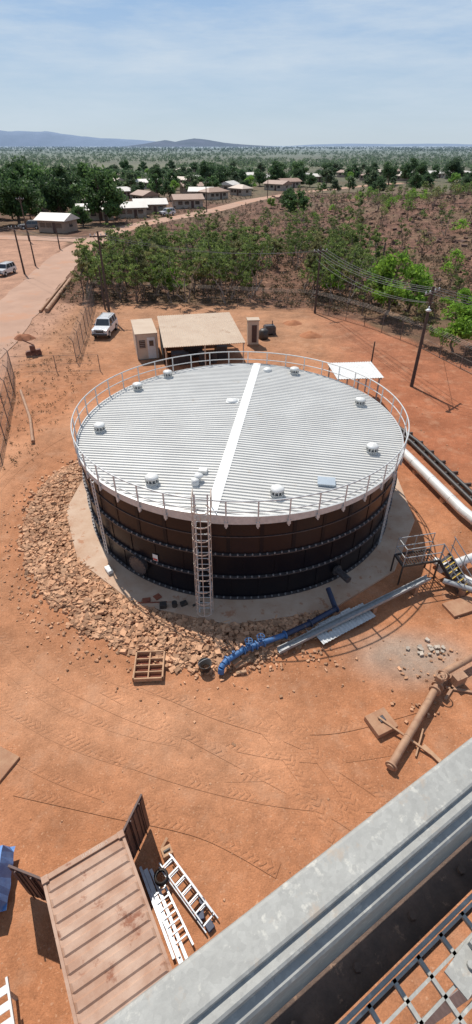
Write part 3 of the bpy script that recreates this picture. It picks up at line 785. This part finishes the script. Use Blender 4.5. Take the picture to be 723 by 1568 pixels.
P={};b=MB(); b.rev([(.20,0),(.25,.42),(.27,.43),(.24,.43),(.18,.06),(.01,.05)],(0,0,0),24); P['body']=(b,M['black'])
b=MB(); pts=[(.26*math.cos(R2(t)),.05,.43+.16*math.sin(R2(t))) for t in range(0,181,20)]; b.path(pts,.012,6); P['handle']=(b,M['galvdull'])
build('rubber_bucket',P,(-1.2,11.6,0.0),.5)
b=MB(); b.box((0,0,.1),(.5,.25,.16)); b.box((.1,0,.2),(.3,.2,.05)); build('white_meter_box',{'s':(b,M['whitepaint'])},(-6.05,17.0,.12),R2(-55),.01)
b=MB(); b.box((0,0,.02),(.35,.25,.03)); b.box((.5,.1,.02),(.3,.3,.03),.5); b.bar((-.4,-.1,.02),(.9,-.3,.02),.04,.04); build('red_sign_offcuts',{'s':(b,M['timberred'])},(-4.0,15.15,.12),.2)
b=MB(); b.box((0,0,.12),(.3,.25,.24)); b.tube((.5,0,0),(.5,0,.25),.12,14); b.box((.9,.05,.08),(.3,.2,.16),.4); b.tube((1.3,-.1,.05),(1.7,.1,.05),.05,8); build('tool_boxes',{'s':(b,M['black'])},(-3.2,14.75,.12),.1,.01)
bigpipe('dusty_suction_pipe',[(5.0,7.75,.22),(6.7,9.75,.36),(7.9,11.2,.42),(9.6,12.1,.42),(12,13.5,.42)],.13,M['rustpipe'],False)
b=MB(); d=Vector((.62,.75,0)); 
for t in(0,.25,.9): flange(b,Vector((7.3,10.45,.38))+d*t,d,.22)
b.box((7.5,10.75,.62),(.24,.24,.4),.7); b.rev([(.2,0),(.22,.02),(.2,.04),(.17,.02)],(7.5,10.75,.9),16); b.tube((7.5,10.75,.7),(7.5,10.75,.92),.03,8)
flange(b,(5.05,7.8,.22),d,.2); b.box((8.4,11.0,.25),(.5,.3,.5),.4); b.bar((7.9,10.8,.05),(9.3,10.5,.05),.1,.08); b.bar((7.7,10.3,.05),(8.7,11.4,.05),.1,.08)
build('gate_valve',{'s':(b,M['rustpipe'])},bevel=.005)
P={};b=MB(); b.box((0,0,.12),(.85,.8,.24)); P['block']=(b,M['concblock']); b=MB(); b.box((.05,.05,.27),(.22,.22,.06)); P['cap']=(b,M['steel'])
build('concrete_footing',P,(5.1,9.35,0),R2(25),.02)
b=MB(); b.bar((5.0,9.45,.32),(6.65,8.15,.08),.07,.05); b.bar((6.35,8.55,.1),(6.75,8.0,.1),.14,.05); b.bar((6.0,8.2,.06),(6.5,9.1,.16),.05,.05); build('timber_marker_cross',{'s':(b,M['plank'])})
b=MB(); b.box((0,0,.03),(1.1,.9,.1)); build('concrete_cover',{'s':(b,M['concblock'])},(-7.9,8.0,0),R2(-25),.02)
b=MB(); b.box((0,0,.3),(.9,1.6,.5)); b.box((0,.1,.65),(.7,1.0,.2)); b.tube((.3,-.9,.25),(.3,.9,.25),.22,12); build('skid_pump',{'s':(b,M['rustpipe'])},(-9.6,10.6,0),.2,.03)
M['palerock']=mat('pale_spoil',(.5,.42,.34),None,4,.9,island=.2)
pos=[(random.gauss(7.9,.35),random.gauss(12.6,.2),.05) for _ in range(16)]; rocks('pale_spoil_rocks',pos,np.full(16,.20),M['palerock'])

# ---------------------------------------------------------------- shipping container
P={}; W,L,Hc=2.05,5.2,2.2
b=MB(); y=-.12; prof=[]
while y>-L+.3:
    prof+=[(y,0),(y-.05,.0),(y-.09,.045),(y-.24,.045),(y-.28,0)]; y-=.335
prof.append((-L+.05,0))
vs=[]
for (yy,h) in prof: vs+=[(.07,yy,Hc-.03),(.13,yy,Hc-.03+h),(W-.13,yy,Hc-.03+h),(W-.07,yy,Hc-.03)]
b.add(vs,[(4*i+k,4*i+4+k,4*i+5+k,4*i+1+k) for i in range(len(prof)-1) for k in range(3)])
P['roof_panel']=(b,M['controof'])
b=MB()
for x in(.035,W-.035): b.box((x,-L/2,Hc-.03),(.07,L,.09)); b.box((x,-L/2,.08),(.07,L,.14)); b.box((x,-.04,Hc/2),(.09,.09,Hc)); b.box((x,-L+.04,Hc/2),(.09,.09,Hc))
b.box((W/2,-.05,Hc-.02),(W-.14,.12,.10)); b.box((W/2,-L+.05,Hc-.02),(W-.14,.12,.10)); b.box((W/2,-.05,.08),(W-.14,.1,.12))
for x in(.07,W-.07):
    for y in(-.07,-L+.07): b.box((x,y,Hc-.0),(.16,.16,.13))
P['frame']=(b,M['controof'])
b=MB()
for x,s_ in((.05,1),(W-.05,-1)):
    y=-.08; vs=[]
    while y>-L+.1:
        for dy,h in((0,0),(.07,0),(.11,.035),(.20,.035),(.24,0)): vs+=[(x+s_*h,y-dy,.12),(x+s_*h,y-dy,Hc-.06)]
        y-=.28
    b.add(vs,[(2*i,2*i+1,2*i+3,2*i+2) for i in range(len(vs)//2-1)])
b.box((W/2,-L+.05,Hc/2),(W-.12,.03,Hc-.15)); P['side_walls']=(b,M['contwall'])
b=MB(); b.box((W/2,-L/2,.12),(W-.14,L-.2,.04)); P['floor']=(b,M['dark'])
def door(hx,ang,sgn):
    b=MB(); w=1.0; d=Vector((math.cos(ang),math.sin(ang),0)); p=Vector((hx,0.0,0)); nn=Vector((-d.y,d.x,0))
    c=p+d*w/2; b.box((c.x,c.y,Hc/2+.03),(w,.05,Hc-.2),ang)
    for i in range(5):
        c=p+d*(.12+i*.19)+nn*.03*sgn; b.box((c.x,c.y,Hc/2+.03),(.09,.04,Hc-.35),ang)
    for t in(.3,.75):
        c=p+d*w*t+nn*.07*sgn; b.tube((c.x,c.y,.12),(c.x,c.y,Hc-.05),.02,8)
    for z in(.25,.8,1.4,1.95):
        c=p+d*.02; b.box((c.x,c.y,z),(.12,.08,.1),ang)
    return b
lw=R2(30.4)
aR=math.atan2(1.1,.41)-lw; aL=math.atan2(.3,-1.0)-lw
P['door_right']=(door(W-.02,aR,-1),M['dooror']); P['door_left']=(door(0.02,aL,1),M['dooror'])
cobj=build('shipping_container',P,(-4.70,4.16,0),lw)
cu=D.curves.new('serial_number','FONT'); cu.body='1U01 347239 5'; cu.size=.11; cu.extrude=.001
cu.materials.append(M['fadedtext']); to=D.objects.new('serial_number',cu); COL.objects.link(to); to.parent=cobj; to.location=(.95,-.09,Hc+.034)
def ladder(name,p,q,w,m,r=.03,rung=.28):
    b=MB(); p,q=Vector(p),Vector(q); d=(q-p).normalized(); s_=Vector((-d.y,d.x,0)).normalized()
    b.bar(p+s_*w/2,q+s_*w/2,r,.07); b.bar(p-s_*w/2,q-s_*w/2,r,.07)
    n=int((q-p).length/rung)
    for i in range(n): c=p+d*(i+.5)*rung; b.bar(c+s_*w/2,c-s_*w/2,.035,.03)
    return build(name,{'l':(b,m)})
ladder('extension_ladder',(-2.0,5.15,.25),(-.62,3.75,.12),.42,M['alum'])
ladder('extension_ladder',(-2.02,5.18,.36),(-.75,3.88,.24),.34,M['alum'])
ladder('step_ladder',(-2.15,4.55,.12),(-1.25,3.25,.12),.40,M['alum'],.05,.2)
b=MB(); b.bar((-2.55,5.0,.06),(-1.35,3.0,.06),.12,.08); b.bar((-2.4,5.0,.06),(-1.2,3.05,.06),.08,.1); b.bar((-2.7,5.05,.1),(-1.55,3.1,.1),.07,.07); build('aluminium_beams',{'s':(b,M['alum'])})
P={};b=MB(); b.box((0,0,.13),(.30,.26,.26)); b.bar((-.1,.2,.05),(.15,.35,.12),.08,.05); P['case']=(b,M['plank']); b=MB(); b.box((0,0,.29),(.2,.05,.05)); P['handle']=(b,M['black']); build('tool_case',P,(-1.98,5.4,0),.5,.01)
b=MB(); 
for k in range(5): b.rev([(.14+.01*k,.03*k),(.2,.03*k+.015),(.14,.03*k+.03)],(0,0,0),18)
build('coiled_hose',{'s':(b,M['black'])},(-2.05,4.75,.25)); b=MB(); b.box((0,0,.1),(.22,.18,.2)); b.box((.22,-.25,.07),(.2,.2,.14),.5); b.tube((.1,.3,0),(.1,.3,.2),.08,12); build('blue_toolbox',{'s':(b,M['bluedark'])},(-.95,3.95,0),.2,.01)
mound('gravel_heap',-.95,2.8,.5,.15,M['palerock'])
P={};b=MB(); n=10;vs=[];fs=[]
for i in range(n+1):
    for j in range(n+1):
        u,v=i/n-.5,j/n-.5; e=max(abs(u),abs(v)); z=.95 if e<.4 else .95-(e-.4)*6
        vs.append((u*1.5+.05*noise.noise(Vector((u*5,v*5,0))),v*1.5,z+.1*noise.noise(Vector((u*4,v*4,2)))))
for i in range(n):
    for j in range(n): fs.append((i*(n+1)+j,(i+1)*(n+1)+j,(i+1)*(n+1)+j+1,i*(n+1)+j+1))
b.add(vs,fs); P['tarp']=(b,M['tarp']); b=MB(); b.box((0,0,.42),(1.2,1.2,.8)); P['crate']=(b,M['timberred']); build('tarp_covered_crate',P,(-6.9,4.6,0),.2)
P={};b=MB()
for i in range(10): b.bar((-.5,-1.4+i*.3,1.0),(.5,-1.4+i*.3,1.0),.16,.03)
for x in(-.52,.52): b.bar((x,-1.6,1.0),(x,1.5,1.0),.05,.1)
P['slats']=(b,M['whitepaint']); b=MB()
for x in(-.45,.45):
    for y in(-1.4,1.3): b.bar((x,y,0),(x,y,1),.06,.06)
P['legs']=(b,M['galvdull']); build('slatted_work_trestle',P,(-5.0,1.05,0),R2(30))

# ---------------------------------------------------------------- tower walkway (photographer's platform)
P={}; A=(.73,.806); lw=R2(31.5); z0=14.9
b=MB()
prof=[(0,z0-.10),(0,z0-.012),(-.004,z0-.004),(-.012,z0),(-.092,z0),(-.098,z0-.003),(-.100,z0-.016),(-.122,z0-.016),(-.128,z0-.020),(-.130,z0-.045),(-.150,z0-.048),(-.156,z0-.056),(-.156,z0-.32),(-.146,z0-.32),(-.146,z0-.06),(-.12,z0-.05),(-.008,z0-.016),(-.008,z0-.10)]
n=len(prof); vs=[(x,a,z) for x in(-3.2,3.2) for a,z in prof]
b.add(vs,[tuple(range(n))[::-1],tuple(range(n,2*n))]+[(i,(i+1)%n,n+(i+1)%n,n+i) for i in range(n)])
P['edge_channel']=(b,M['galvbeam'])
b=MB(); b.box((0,-.20,z0-.36),(6.4,.10,.012)); b.box((0,-1.15,z0-.42),(6.4,.08,.15)); b.box((0,-.28,z0-.40),(6.4,.012,.12))
for x in(-2.6,-1.3,0.25,1.6,2.9): b.box((x,-.7,z0-.47),(.07,.9,.12))
for x in np.arange(-3,3,.22): b.tube((x,-.20,z0-.355),(x,-.20,z0-.335),.012,6)
M['webbrown']=mat('dusty_ledge',(.16,.10,.07),(.09,.06,.045),14,.8,0,.4,40,spots=(20,(.28,.17,.11),.58))
P['support_angles']=(b,M['webbrown'])
b=MB(); zt=z0-.30
y=-.275
while y>-1.12: b.box((0,y,zt-.015),(6.3,.008,.032)); y-=.046
x=-3.1
while x<3.1: b.box((x,-.69,zt-.006),(.011,.84,.014)); x+=.092
b.box((0,-.262,zt-.018),(6.3,.010,.045))
P['grating']=(b,M['galvbeam'])
b=MB()
for x,y in((-.33,-.36),(-.2,-.44),(-.02,-.34),(.5,-.40),(1.0,-.36)):
    b.box((x,y,zt+.008),(.13,.07,.008),.1); b.box((x+.05,y,zt+.02),(.03,.07,.03),.1); b.tube((x,y,zt),(x,y,zt+.026),.010,8)
P['grating_clips']=(b,M['galvbeam'])
b=MB()
for x in(-2.9,2.9):
    b.box((x,-.8,z0/2-.25),(.15,.15,z0-.5))
P['tower_legs']=(b,M['galvdull'])
build('tower_walkway',P,(A[0],A[1],0),lw)

# ---------------------------------------------------------------- trees
def treemesh(name,seed,H,R,tr,nl,leaf,leafm,barkm,style):
    rd=random.Random(seed); rg=np.random.default_rng(seed)
    b=MB(); tips=[]
    def seg(p,q,r0,r1,k=3):
        prev=Vector(p)
        for i in range(1,k+1):
            t=i/k; c=Vector(p).lerp(Vector(q),t)+Vector((rd.gauss(0,1),rd.gauss(0,1),0))*(q-p).length*.04*(i<k)
            b.tube(prev,c,r0+(r1-r0)*(i-1)/k,6,r0+(r1-r0)*i/k,cap=False); prev=c
    stems=1 if style!='euc' else rd.choice((1,1,2,3))
    for s in range(stems):
        lean=Vector((rd.gauss(0,.12),rd.gauss(0,.12),0))*H*(1 if stems==1 else 1.5)
        top=Vector((0,0,H*.8))+lean; base=Vector((rd.gauss(0,.1),rd.gauss(0,.1),-.1)) if stems>1 else Vector((0,0,-.1))
        seg(base,top,tr,tr*.3,5)
        nb={'euc':7,'mango':14,'bright':12,'bush':6}[style]//(1 if stems==1 else 2)+2
        lo={'euc':.42,'mango':.18,'bright':.25,'bush':.05}[style]
        for i in range(nb):
            h=lo+(.92-lo)*(i+rd.random())/nb; p=base.lerp(top,h)
            a=rd.random()*6.28; out=R*rd.uniform(.45,1.)*(1-.55*max(0,h-.55)/.45)*(.7 if style=='euc' else 1)
            q=p+Vector((math.cos(a)*out,math.sin(a)*out,H*rd.uniform(.06,.22)))
            q.z=min(q.z,H*.97)
            seg(p,q,tr*.4,tr*.12,3); tips.append((q,1.)); tips.append((p.lerp(q,.62)+Vector((0,0,.2)),.8))
            if style in('mango','bright'):
                a2=a+rd.uniform(-1,1); q2=p+Vector((math.cos(a2)*out*.7,math.sin(a2)*out*.7,H*rd.uniform(0,.25))); tips.append((q2,1.))
        tips.append((top+Vector((0,0,H*.12)),1.))
    V=list(b.v);F=list(b.f);nb_=len(F)
    cr={'euc':.26,'mango':.33,'bright':.25,'bush':.45}[style]*R
    per=nl//len(tips)
    vv=[]
    for c,k in tips:
        m=int(per*rd.uniform(.6,1.4))
        d=rg.normal(size=(m,3)); d/=np.linalg.norm(d,axis=1)[:,None]
        rad=cr*k*rd.uniform(.7,1.3)*rg.random(m)**.5
        pt=np.array(c)[None]+d*rad[:,None]*np.array([1,1,.7 if style!='euc' else .55])
        u=rg.normal(size=(m,3)); u/=np.linalg.norm(u,axis=1)[:,None]
        w=np.cross(u,rg.normal(size=(m,3))); w/=np.linalg.norm(w,axis=1)[:,None]
        s_=leaf*(.5+rg.random(m))[:,None]
        vv.append(np.stack([pt-u*s_-w*s_*.1,pt-w*s_*.5,pt+u*s_,pt+w*s_*.5],1))
    vv=np.concatenate(vv).reshape(-1,3); vv[:,2]=np.maximum(vv[:,2],.1)
    o=len(V); V+=vv.tolist(); n=len(vv)//4
    F+=[(o+4*i,o+4*i+1,o+4*i+2,o+4*i+3) for i in range(n)]
    me=D.meshes.new(name); me.from_pydata(V,[],F); me.materials.append(M[barkm]); me.materials.append(M[leafm])
    mi=np.zeros(len(F),int); mi[nb_:]=1; me.polygons.foreach_set('material_index',mi); me.update(); return me
EUC=[treemesh('eucalypt_mesh',10+i,6.3+.35*i,2.5,.11,900,.18,'leaf_euc' if i%4 else 'leaf_dry','barkpale' if i%2 else 'bark','euc') for i in range(8)]
BAR=[treemesh('bare_tree_mesh',40+i,4.2,1.7,.08,190,.15,'leaf_dry','bark','euc') for i in range(3)]
BRI=[treemesh('bright_tree_mesh',60+i,6.2,3.6,.17,3400,.20,'leaf_bright','bark','bright') for i in range(3)]
MAN=[treemesh('mango_mesh',80+i,10.,5.2,.35,6500,.34,'leaf_mango','bark','mango') for i in range(3)]
TWN=[treemesh('town_tree_mesh',90+i,6.,3.2,.2,1300,.36,'leaf_far' if i%2 else 'leaf_mango','bark','bright') for i in range(4)]
BUS=[treemesh('bush_mesh',100+i,1.4,1.0,.04,260,.12,'leaf_euc' if i%2 else 'leaf_bright','bark','bush') for i in range(3)]
def put(name,me,x,y,s=1.,sz=None):
    o=D.objects.new(name,me); COL.objects.link(o); o.location=(x,y,gz(x,y)-.02); o.rotation_euler=(0,0,random.random()*6.28); o.scale=(s,s,sz or s*random.uniform(.9,1.1)); return o
taken=[]
def free(x,y,d):
    for a,b_ in taken:
        if (a-x)**2+(b_-y)**2<d*d: return False
    return True
for x,y,s in((17.4,60,1.05),(20.5,62,.9)): put('bright_green_tree',BRI[0],x,y,s); taken.append((x,y))
for x,y,s in((21.6,48.5,.82),(24.5,50,.9),(-8.5,70,.60),(-11.5,73,.58),(1.5,76,.45),(26,60,.6),(13,71,.52),(-13,92,.5),(-4,84,.5)): put('bright_green_tree',random.choice(BRI),x,y,s); taken.append((x,y))
for x,y,s in((-33.5,147,1.3),(-56,146,1.2),(-63,140,1.25),(-50,160,1.1),(-58,172,1.3),(-70,160,1.3),(-38,140,.5),(-47,170,1.0),(-80,150,1.3),(-66,180,1.3),(-50,200,1.1)): put('mango_tree',random.choice(MAN),x,y,s); taken.append((x,y))
roadC=smoothpts(ROAD,8)
def roadclear(x,y,m=5):
    return all((p.x-x)**2+(p.y-y)**2>m*m for p in roadC)
n=0;tries=0
while n<235 and tries<9000:
    tries+=1
    y=67+random.random()*36; x=random.uniform(-21-(y-66)*.06,18+(y-66)*.14)
    if yard(x,y)>.05 or not free(x,y,1.9) or not roadclear(x,y,6): continue
    dens=noise.noise(Vector((x*.09,y*.09,4)))
    if dens<-.17: continue
    put('eucalyptus_tree',random.choice(EUC),x,y,random.uniform(.48,.84)*(1-.15*sstep(80,103,y))); taken.append((x,y)); n+=1
for _ in range(80):
    x=random.uniform(-26,34); y=random.uniform(104,150)
    if yard(x,y)>.05 or not free(x,y,3) or not roadclear(x,y,7): continue
    put('eucalyptus_tree',random.choice(EUC),x,y,random.uniform(.40,.6)); taken.append((x,y))
for _ in range(60):
    x=random.uniform(14,34); y=random.uniform(44,75)
    if yard(x,y)>.05 or not free(x,y,1.8): continue
    put(*random.choice((('eucalyptus_tree',random.choice(EUC)),('bare_tree',random.choice(BAR)))),x,y,random.uniform(.4,.7)); taken.append((x,y))
n=0;tries=0
while n<340 and tries<7000:
    tries+=1; x=random.uniform(18,135); y=random.uniform(70,235)
    if yard(x,y)>.05 or not free(x,y,3.0) or not roadclear(x,y,7): continue
    k=random.random()
    if k<.30: put('bare_tree',random.choice(BAR),x,y,random.uniform(.6,1.1))
    elif k<.66: put('shrub',random.choice(BUS),x,y,random.uniform(.8,2.0))
    else: put('eucalyptus_tree',random.choice(EUC),x,y,random.uniform(.35,.72))
    taken.append((x,y)); n+=1
def house(loc,rz,w,d,roofm,wallm,style=0):
    P={};h=2.5;b=MB(); b.box((0,0,h/2),(w,d,h)); P['walls']=(b,wallm)
    b=MB(); e=.6; r=1.25; X,Y=w/2+e,d/2+e; rx=X-Y*.9 if style else X
    vs=[(-X,-Y,h),(X,-Y,h),(X,Y,h),(-X,Y,h),(-rx,0,h+r),(rx,0,h+r),(-X,-Y,h-.1),(X,-Y,h-.1),(X,Y,h-.1),(-X,Y,h-.1)]
    b.add(vs,[(0,1,5,4),(1,2,5),(2,3,4,5),(3,0,4),(6,7,1,0),(7,8,2,1),(8,9,3,2),(9,6,0,3)]); P['roof']=(b,roofm)
    b=MB()
    for x in(-w*.32,-w*.08,w*.3):
        b.box((x,-d/2-.02,1.5),(1.4,.06,.9)); b.box((x,d/2+.02,1.5),(1.4,.06,.9))
    for x in(-w/2-.02,w/2+.02): b.box((x,0,1.5),(.06,1.3,.9))
    P['windows']=(b,M['glass'])
    b=MB(); b.box((w*.12,-d/2-.02,1.02),(.9,.06,2.02)); P['door']=(b,M['dooror'])
    return build('house',P,loc,rz)
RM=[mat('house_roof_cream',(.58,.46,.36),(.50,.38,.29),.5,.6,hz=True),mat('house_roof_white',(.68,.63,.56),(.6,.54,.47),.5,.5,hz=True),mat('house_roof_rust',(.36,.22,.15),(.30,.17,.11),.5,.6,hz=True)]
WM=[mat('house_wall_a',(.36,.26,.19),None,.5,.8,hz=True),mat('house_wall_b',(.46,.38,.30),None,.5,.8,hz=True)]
HL=[(-42,133,7,5.5),(-38.5,157,9,6),(-30,163,8,6),(-26,174,9,7),(-44,180,10,6),(-16,190,9,7),(-7,214,11,7),(-16,226,10,7),(-32,205,9,7),(-24,245,10,7),(4,240,9,6),(-45,228,10,7),(-70,235,12,7),(-5,262,11,7),(14,268,12,8),(30,280,12,8),(-38,278,12,7),(-100,250,14,8),(-62,290,14,8),(-90,310,13,8),(68,378,15,9),(81,338,12,8),(97,345,14,8),(110,357,16,9),(128,352,12,8),(122,372,16,9),(92,390,16,9),(145,380,16,9),(50,330,12,8),(20,310,12,8),(-15,320,13,8),(-60,345,14,8),(-120,330,14,8),(165,370,14,8),(60,420,18,9),(0,380,14,9),
(-55,205,10,7),(-80,200,11,7),(-90,270,12,8),(-30,300,13,8),(5,340,14,8),(40,360,14,8),(-130,380,16,9),(-85,400,16,9),(-35,420,16,9),(160,345,14,8),(180,400,16,9),(108,400,16,9)]
for x,y,w,d in HL:
    if y>200: w*=.85; d*=.85; x+=random.uniform(-5,5); y+=random.uniform(-6,6)
    if not roadclear(x,y,6.5): x-=8
    house((x,y,gz(x,y)),random.uniform(-1.5,1.5) if y>200 else random.choice((.25,-.3,.3)),w,d,random.choice(RM[:2]+RM),random.choice(WM),random.random()<.4); taken.append((x,y))
    u_=math.hypot(x,y)
    for k in (5,9,13): taken.append((x-x/u_*k,y-y/u_*k))
n=0;tries=0
while n<300 and tries<9000:
    tries+=1; y=random.uniform(150,430); x=random.uniform(-.62*y,.62*y)
    if x>22 and y<240: continue
    if not free(x,y,5) or not roadclear(x,y,9): continue
    k=random.random()
    nm,ms=('town_tree',TWN) if k<.62 else (('mango_tree',MAN) if k<.80 else ('bright_green_tree',BRI))
    s=random.uniform(.55,1.3)*(1 if k<.62 else .72)
    put(nm,random.choice(ms),x,y,s); taken.append((x,y)); n+=1
for x,y,s in((78,300,1.),(92,318,1.1),(100,322,.9),(118,325,1.1),(135,330,1.1),(150,335,1.2),(160,320,1.1),(70,310,.9),(22,300,1.0),(34,318,1.1),(-14,300,1.1),(50,322,1.),(12,292,.8)): put('mango_tree',random.choice(MAN),x,y,s*.95)
def tufts(name,pts,hr,nq,leaf,m):
    n=len(pts); pts=np.array(pts); hr=np.array(hr)
    d=rng.normal(size=(n,nq,3)); d/=np.linalg.norm(d,axis=2)[...,None]
    rad=rng.random((n,nq,1))**.5
    c=pts[:,None,:]+d*rad*np.stack([hr*.62,hr*.62,hr*.42],1)[:,None,:]; c[...,2]+=hr[:,None]*.55
    u=rng.normal(size=(n,nq,3)); u/=np.linalg.norm(u,axis=2)[...,None]
    w=np.cross(u,rng.normal(size=(n,nq,3))); w/=np.linalg.norm(w,axis=2)[...,None]
    s_=leaf*hr[:,None,None]*(.5+rng.random((n,nq,1)))
    v=np.stack([c-u*s_,c-w*s_*.6,c+u*s_,c+w*s_*.6],2).reshape(-1,3)
    k=len(v)//4
    me=D.meshes.new(name); me.vertices.add(len(v)); me.vertices.foreach_set('co',v.ravel())
    me.loops.add(4*k); me.loops.foreach_set('vertex_index',np.arange(4*k,dtype=np.int32))
    me.polygons.add(k); me.polygons.foreach_set('loop_start',np.arange(0,4*k,4,dtype=np.int32))
    me.update(calc_edges=True); me.materials.append(m)
    o=D.objects.new(name,me); COL.objects.link(o); return o
pts=[];hr=[]
for _ in range(7500):
    y=300*math.exp(random.random()*2.0); x=random.uniform(-.66,.66)*y
    if noise.noise(Vector((x*.006,y*.006,8)))<-.2: continue
    if y<430 and not free(x,y,7): continue
    pts.append((x,y,gz(x,y))); hr.append(random.uniform(2.6,5.6))
tufts('distant_forest',pts,hr,24,.17,M['leaf_far'])
pts=[];hr=[]
for _ in range(5500):
    y=1900*math.exp(random.random()*1.2); x=random.uniform(-.66,.66)*y
    if noise.noise(Vector((x*.0015,y*.0025,8)))<-.15: continue
    pts.append((x,y,gz(x,y)-1)); hr.append(random.uniform(5,9))
tufts('far_horizon_forest',pts,hr,9,.34,M['leaf_far'])
pts=[];hr=[]
for _ in range(9000):
    y=62+random.random()**1.3*170; x=random.uniform(-24-(y-60)*.1,26+(y-60)*.65)
    if yard(x,y)>.15 or not roadclear(x,y,4.5): continue
    pts.append((x,y,gz(x,y)-.1)); hr.append(random.uniform(.3,1.0))
tufts('dry_undergrowth',pts,hr,16,.16,M['grass'])
pts=[];hr=[]
for _ in range(900):
    k=random.random(); 
    if k<.5: x,y=random.uniform(-24,-14),random.uniform(44,72)
    else: x,y=random.uniform(-21,-13),random.uniform(26,46)
    pts.append((x,y,gz(x,y)-.05)); hr.append(random.uniform(.12,.35))
tufts('dry_weeds',pts,hr,10,.16,M['grass'])

# ---------------------------------------------------------------- distant hills
def ridge(name,y0,prof,depth,m):
    b=MB(); vs=[];xs_=np.linspace(prof[0][0],prof[-1][0],160); px,pz=zip(*prof)
    k=6
    for x in xs_:
        h=np.interp(x,px,pz); h=h*(1+.08*noise.fractal(Vector((x*.003,y0*.01,0)),1,2,4))
        for j in range(k+1):
            t=j/k; s_=math.sin(math.pi/2*min(1,t*1.35)); g=h*s_*(1+.15*noise.noise(Vector((x*.004,t*3,2)))*(t<.7))
            vs.append((x,y0+depth*t,g-3))
    b.add(vs,[(i*(k+1)+j,(i+1)*(k+1)+j,(i+1)*(k+1)+j+1,i*(k+1)+j+1) for i in range(159) for j in range(k)],True)
    return build(name,{'h':(b,m)})
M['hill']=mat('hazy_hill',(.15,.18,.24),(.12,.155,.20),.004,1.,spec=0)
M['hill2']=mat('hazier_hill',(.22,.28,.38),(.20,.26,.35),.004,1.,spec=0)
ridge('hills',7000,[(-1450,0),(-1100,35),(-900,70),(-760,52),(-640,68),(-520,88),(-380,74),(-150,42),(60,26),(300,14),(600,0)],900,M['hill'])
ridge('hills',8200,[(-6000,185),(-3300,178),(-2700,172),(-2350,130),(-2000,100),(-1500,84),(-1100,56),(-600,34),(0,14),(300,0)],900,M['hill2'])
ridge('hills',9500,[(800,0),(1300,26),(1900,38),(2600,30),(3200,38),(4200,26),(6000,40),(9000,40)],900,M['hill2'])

# ---------------------------------------------------------------- light, sky, camera
sd=Vector((-.29,.57,1.)).normalized()
l=D.lights.new('sun','SUN'); l.energy=4.7; l.angle=R2(.53); l.color=(1.,.955,.885)
lo=D.objects.new('sun',l); COL.objects.link(lo); lo.rotation_euler=sd.to_track_quat('Z','Y').to_euler()
w=D.worlds.new('World'); scene.world=w; w.use_nodes=True; nt=w.node_tree; bg=nt.nodes['Background']
sky=N(nt,'ShaderNodeTexSky',sky_type='NISHITA'); sky.sun_disc=False; sky.sun_elevation=math.asin(sd.z); sky.sun_rotation=math.atan2(sd.x,sd.y)
sky.altitude=100; sky.air_density=1.; sky.dust_density=.4; sky.ozone_density=2.
tc=N(nt,'ShaderNodeTexCoord'); sp=N(nt,'ShaderNodeSeparateXYZ'); nt.links.new(tc.outputs['Generated'],sp.inputs[0])
g1=mixc(nt,rampn(nt,sp.outputs[2],0.,.17),(6.9,8.4,9.8),(4.3,6.5,9.8))
g1=mixc(nt,rampn(nt,sp.outputs[2],.17,.5),g1,(1.1,2.1,4.4))
base=mixc(nt,.8,sky.outputs[0],g1)
mp=N(nt,'ShaderNodeMapping'); mp.inputs['Scale'].default_value=(1.3,1.3,9.); mp.inputs['Rotation'].default_value=(0,.07,0)
nt.links.new(tc.outputs['Generated'],mp.inputs[0])
cf=mathn(nt,'MULTIPLY',rampn(nt,noisen(nt,1.9,9,.64,mp.outputs[0]),.40,.66,0,.8),rampn(nt,sp.outputs[2],.0,.12,.35,1.))
c=mixc(nt,cf,base,(8.0,9.1,10.2))
nt.links.new(c,bg.inputs[0]); bg.inputs[1].default_value=.08
cam=D.cameras.new('camera'); co=D.objects.new('camera',cam); COL.objects.link(co); scene.camera=co
f=750.; W_,H_=723.,1568.
pitch=math.atan(562/f)
cam.sensor_fit='VERTICAL'; cam.sensor_height=24.; cam.lens=24.*f/H_; cam.clip_start=.03; cam.clip_end=40000
co.location=(0,0,CAMH); co.rotation_euler=(math.pi/2-pitch,0,0)
scene.view_settings.view_transform='Standard'; scene.view_settings.look='None'; scene.view_settings.exposure=0
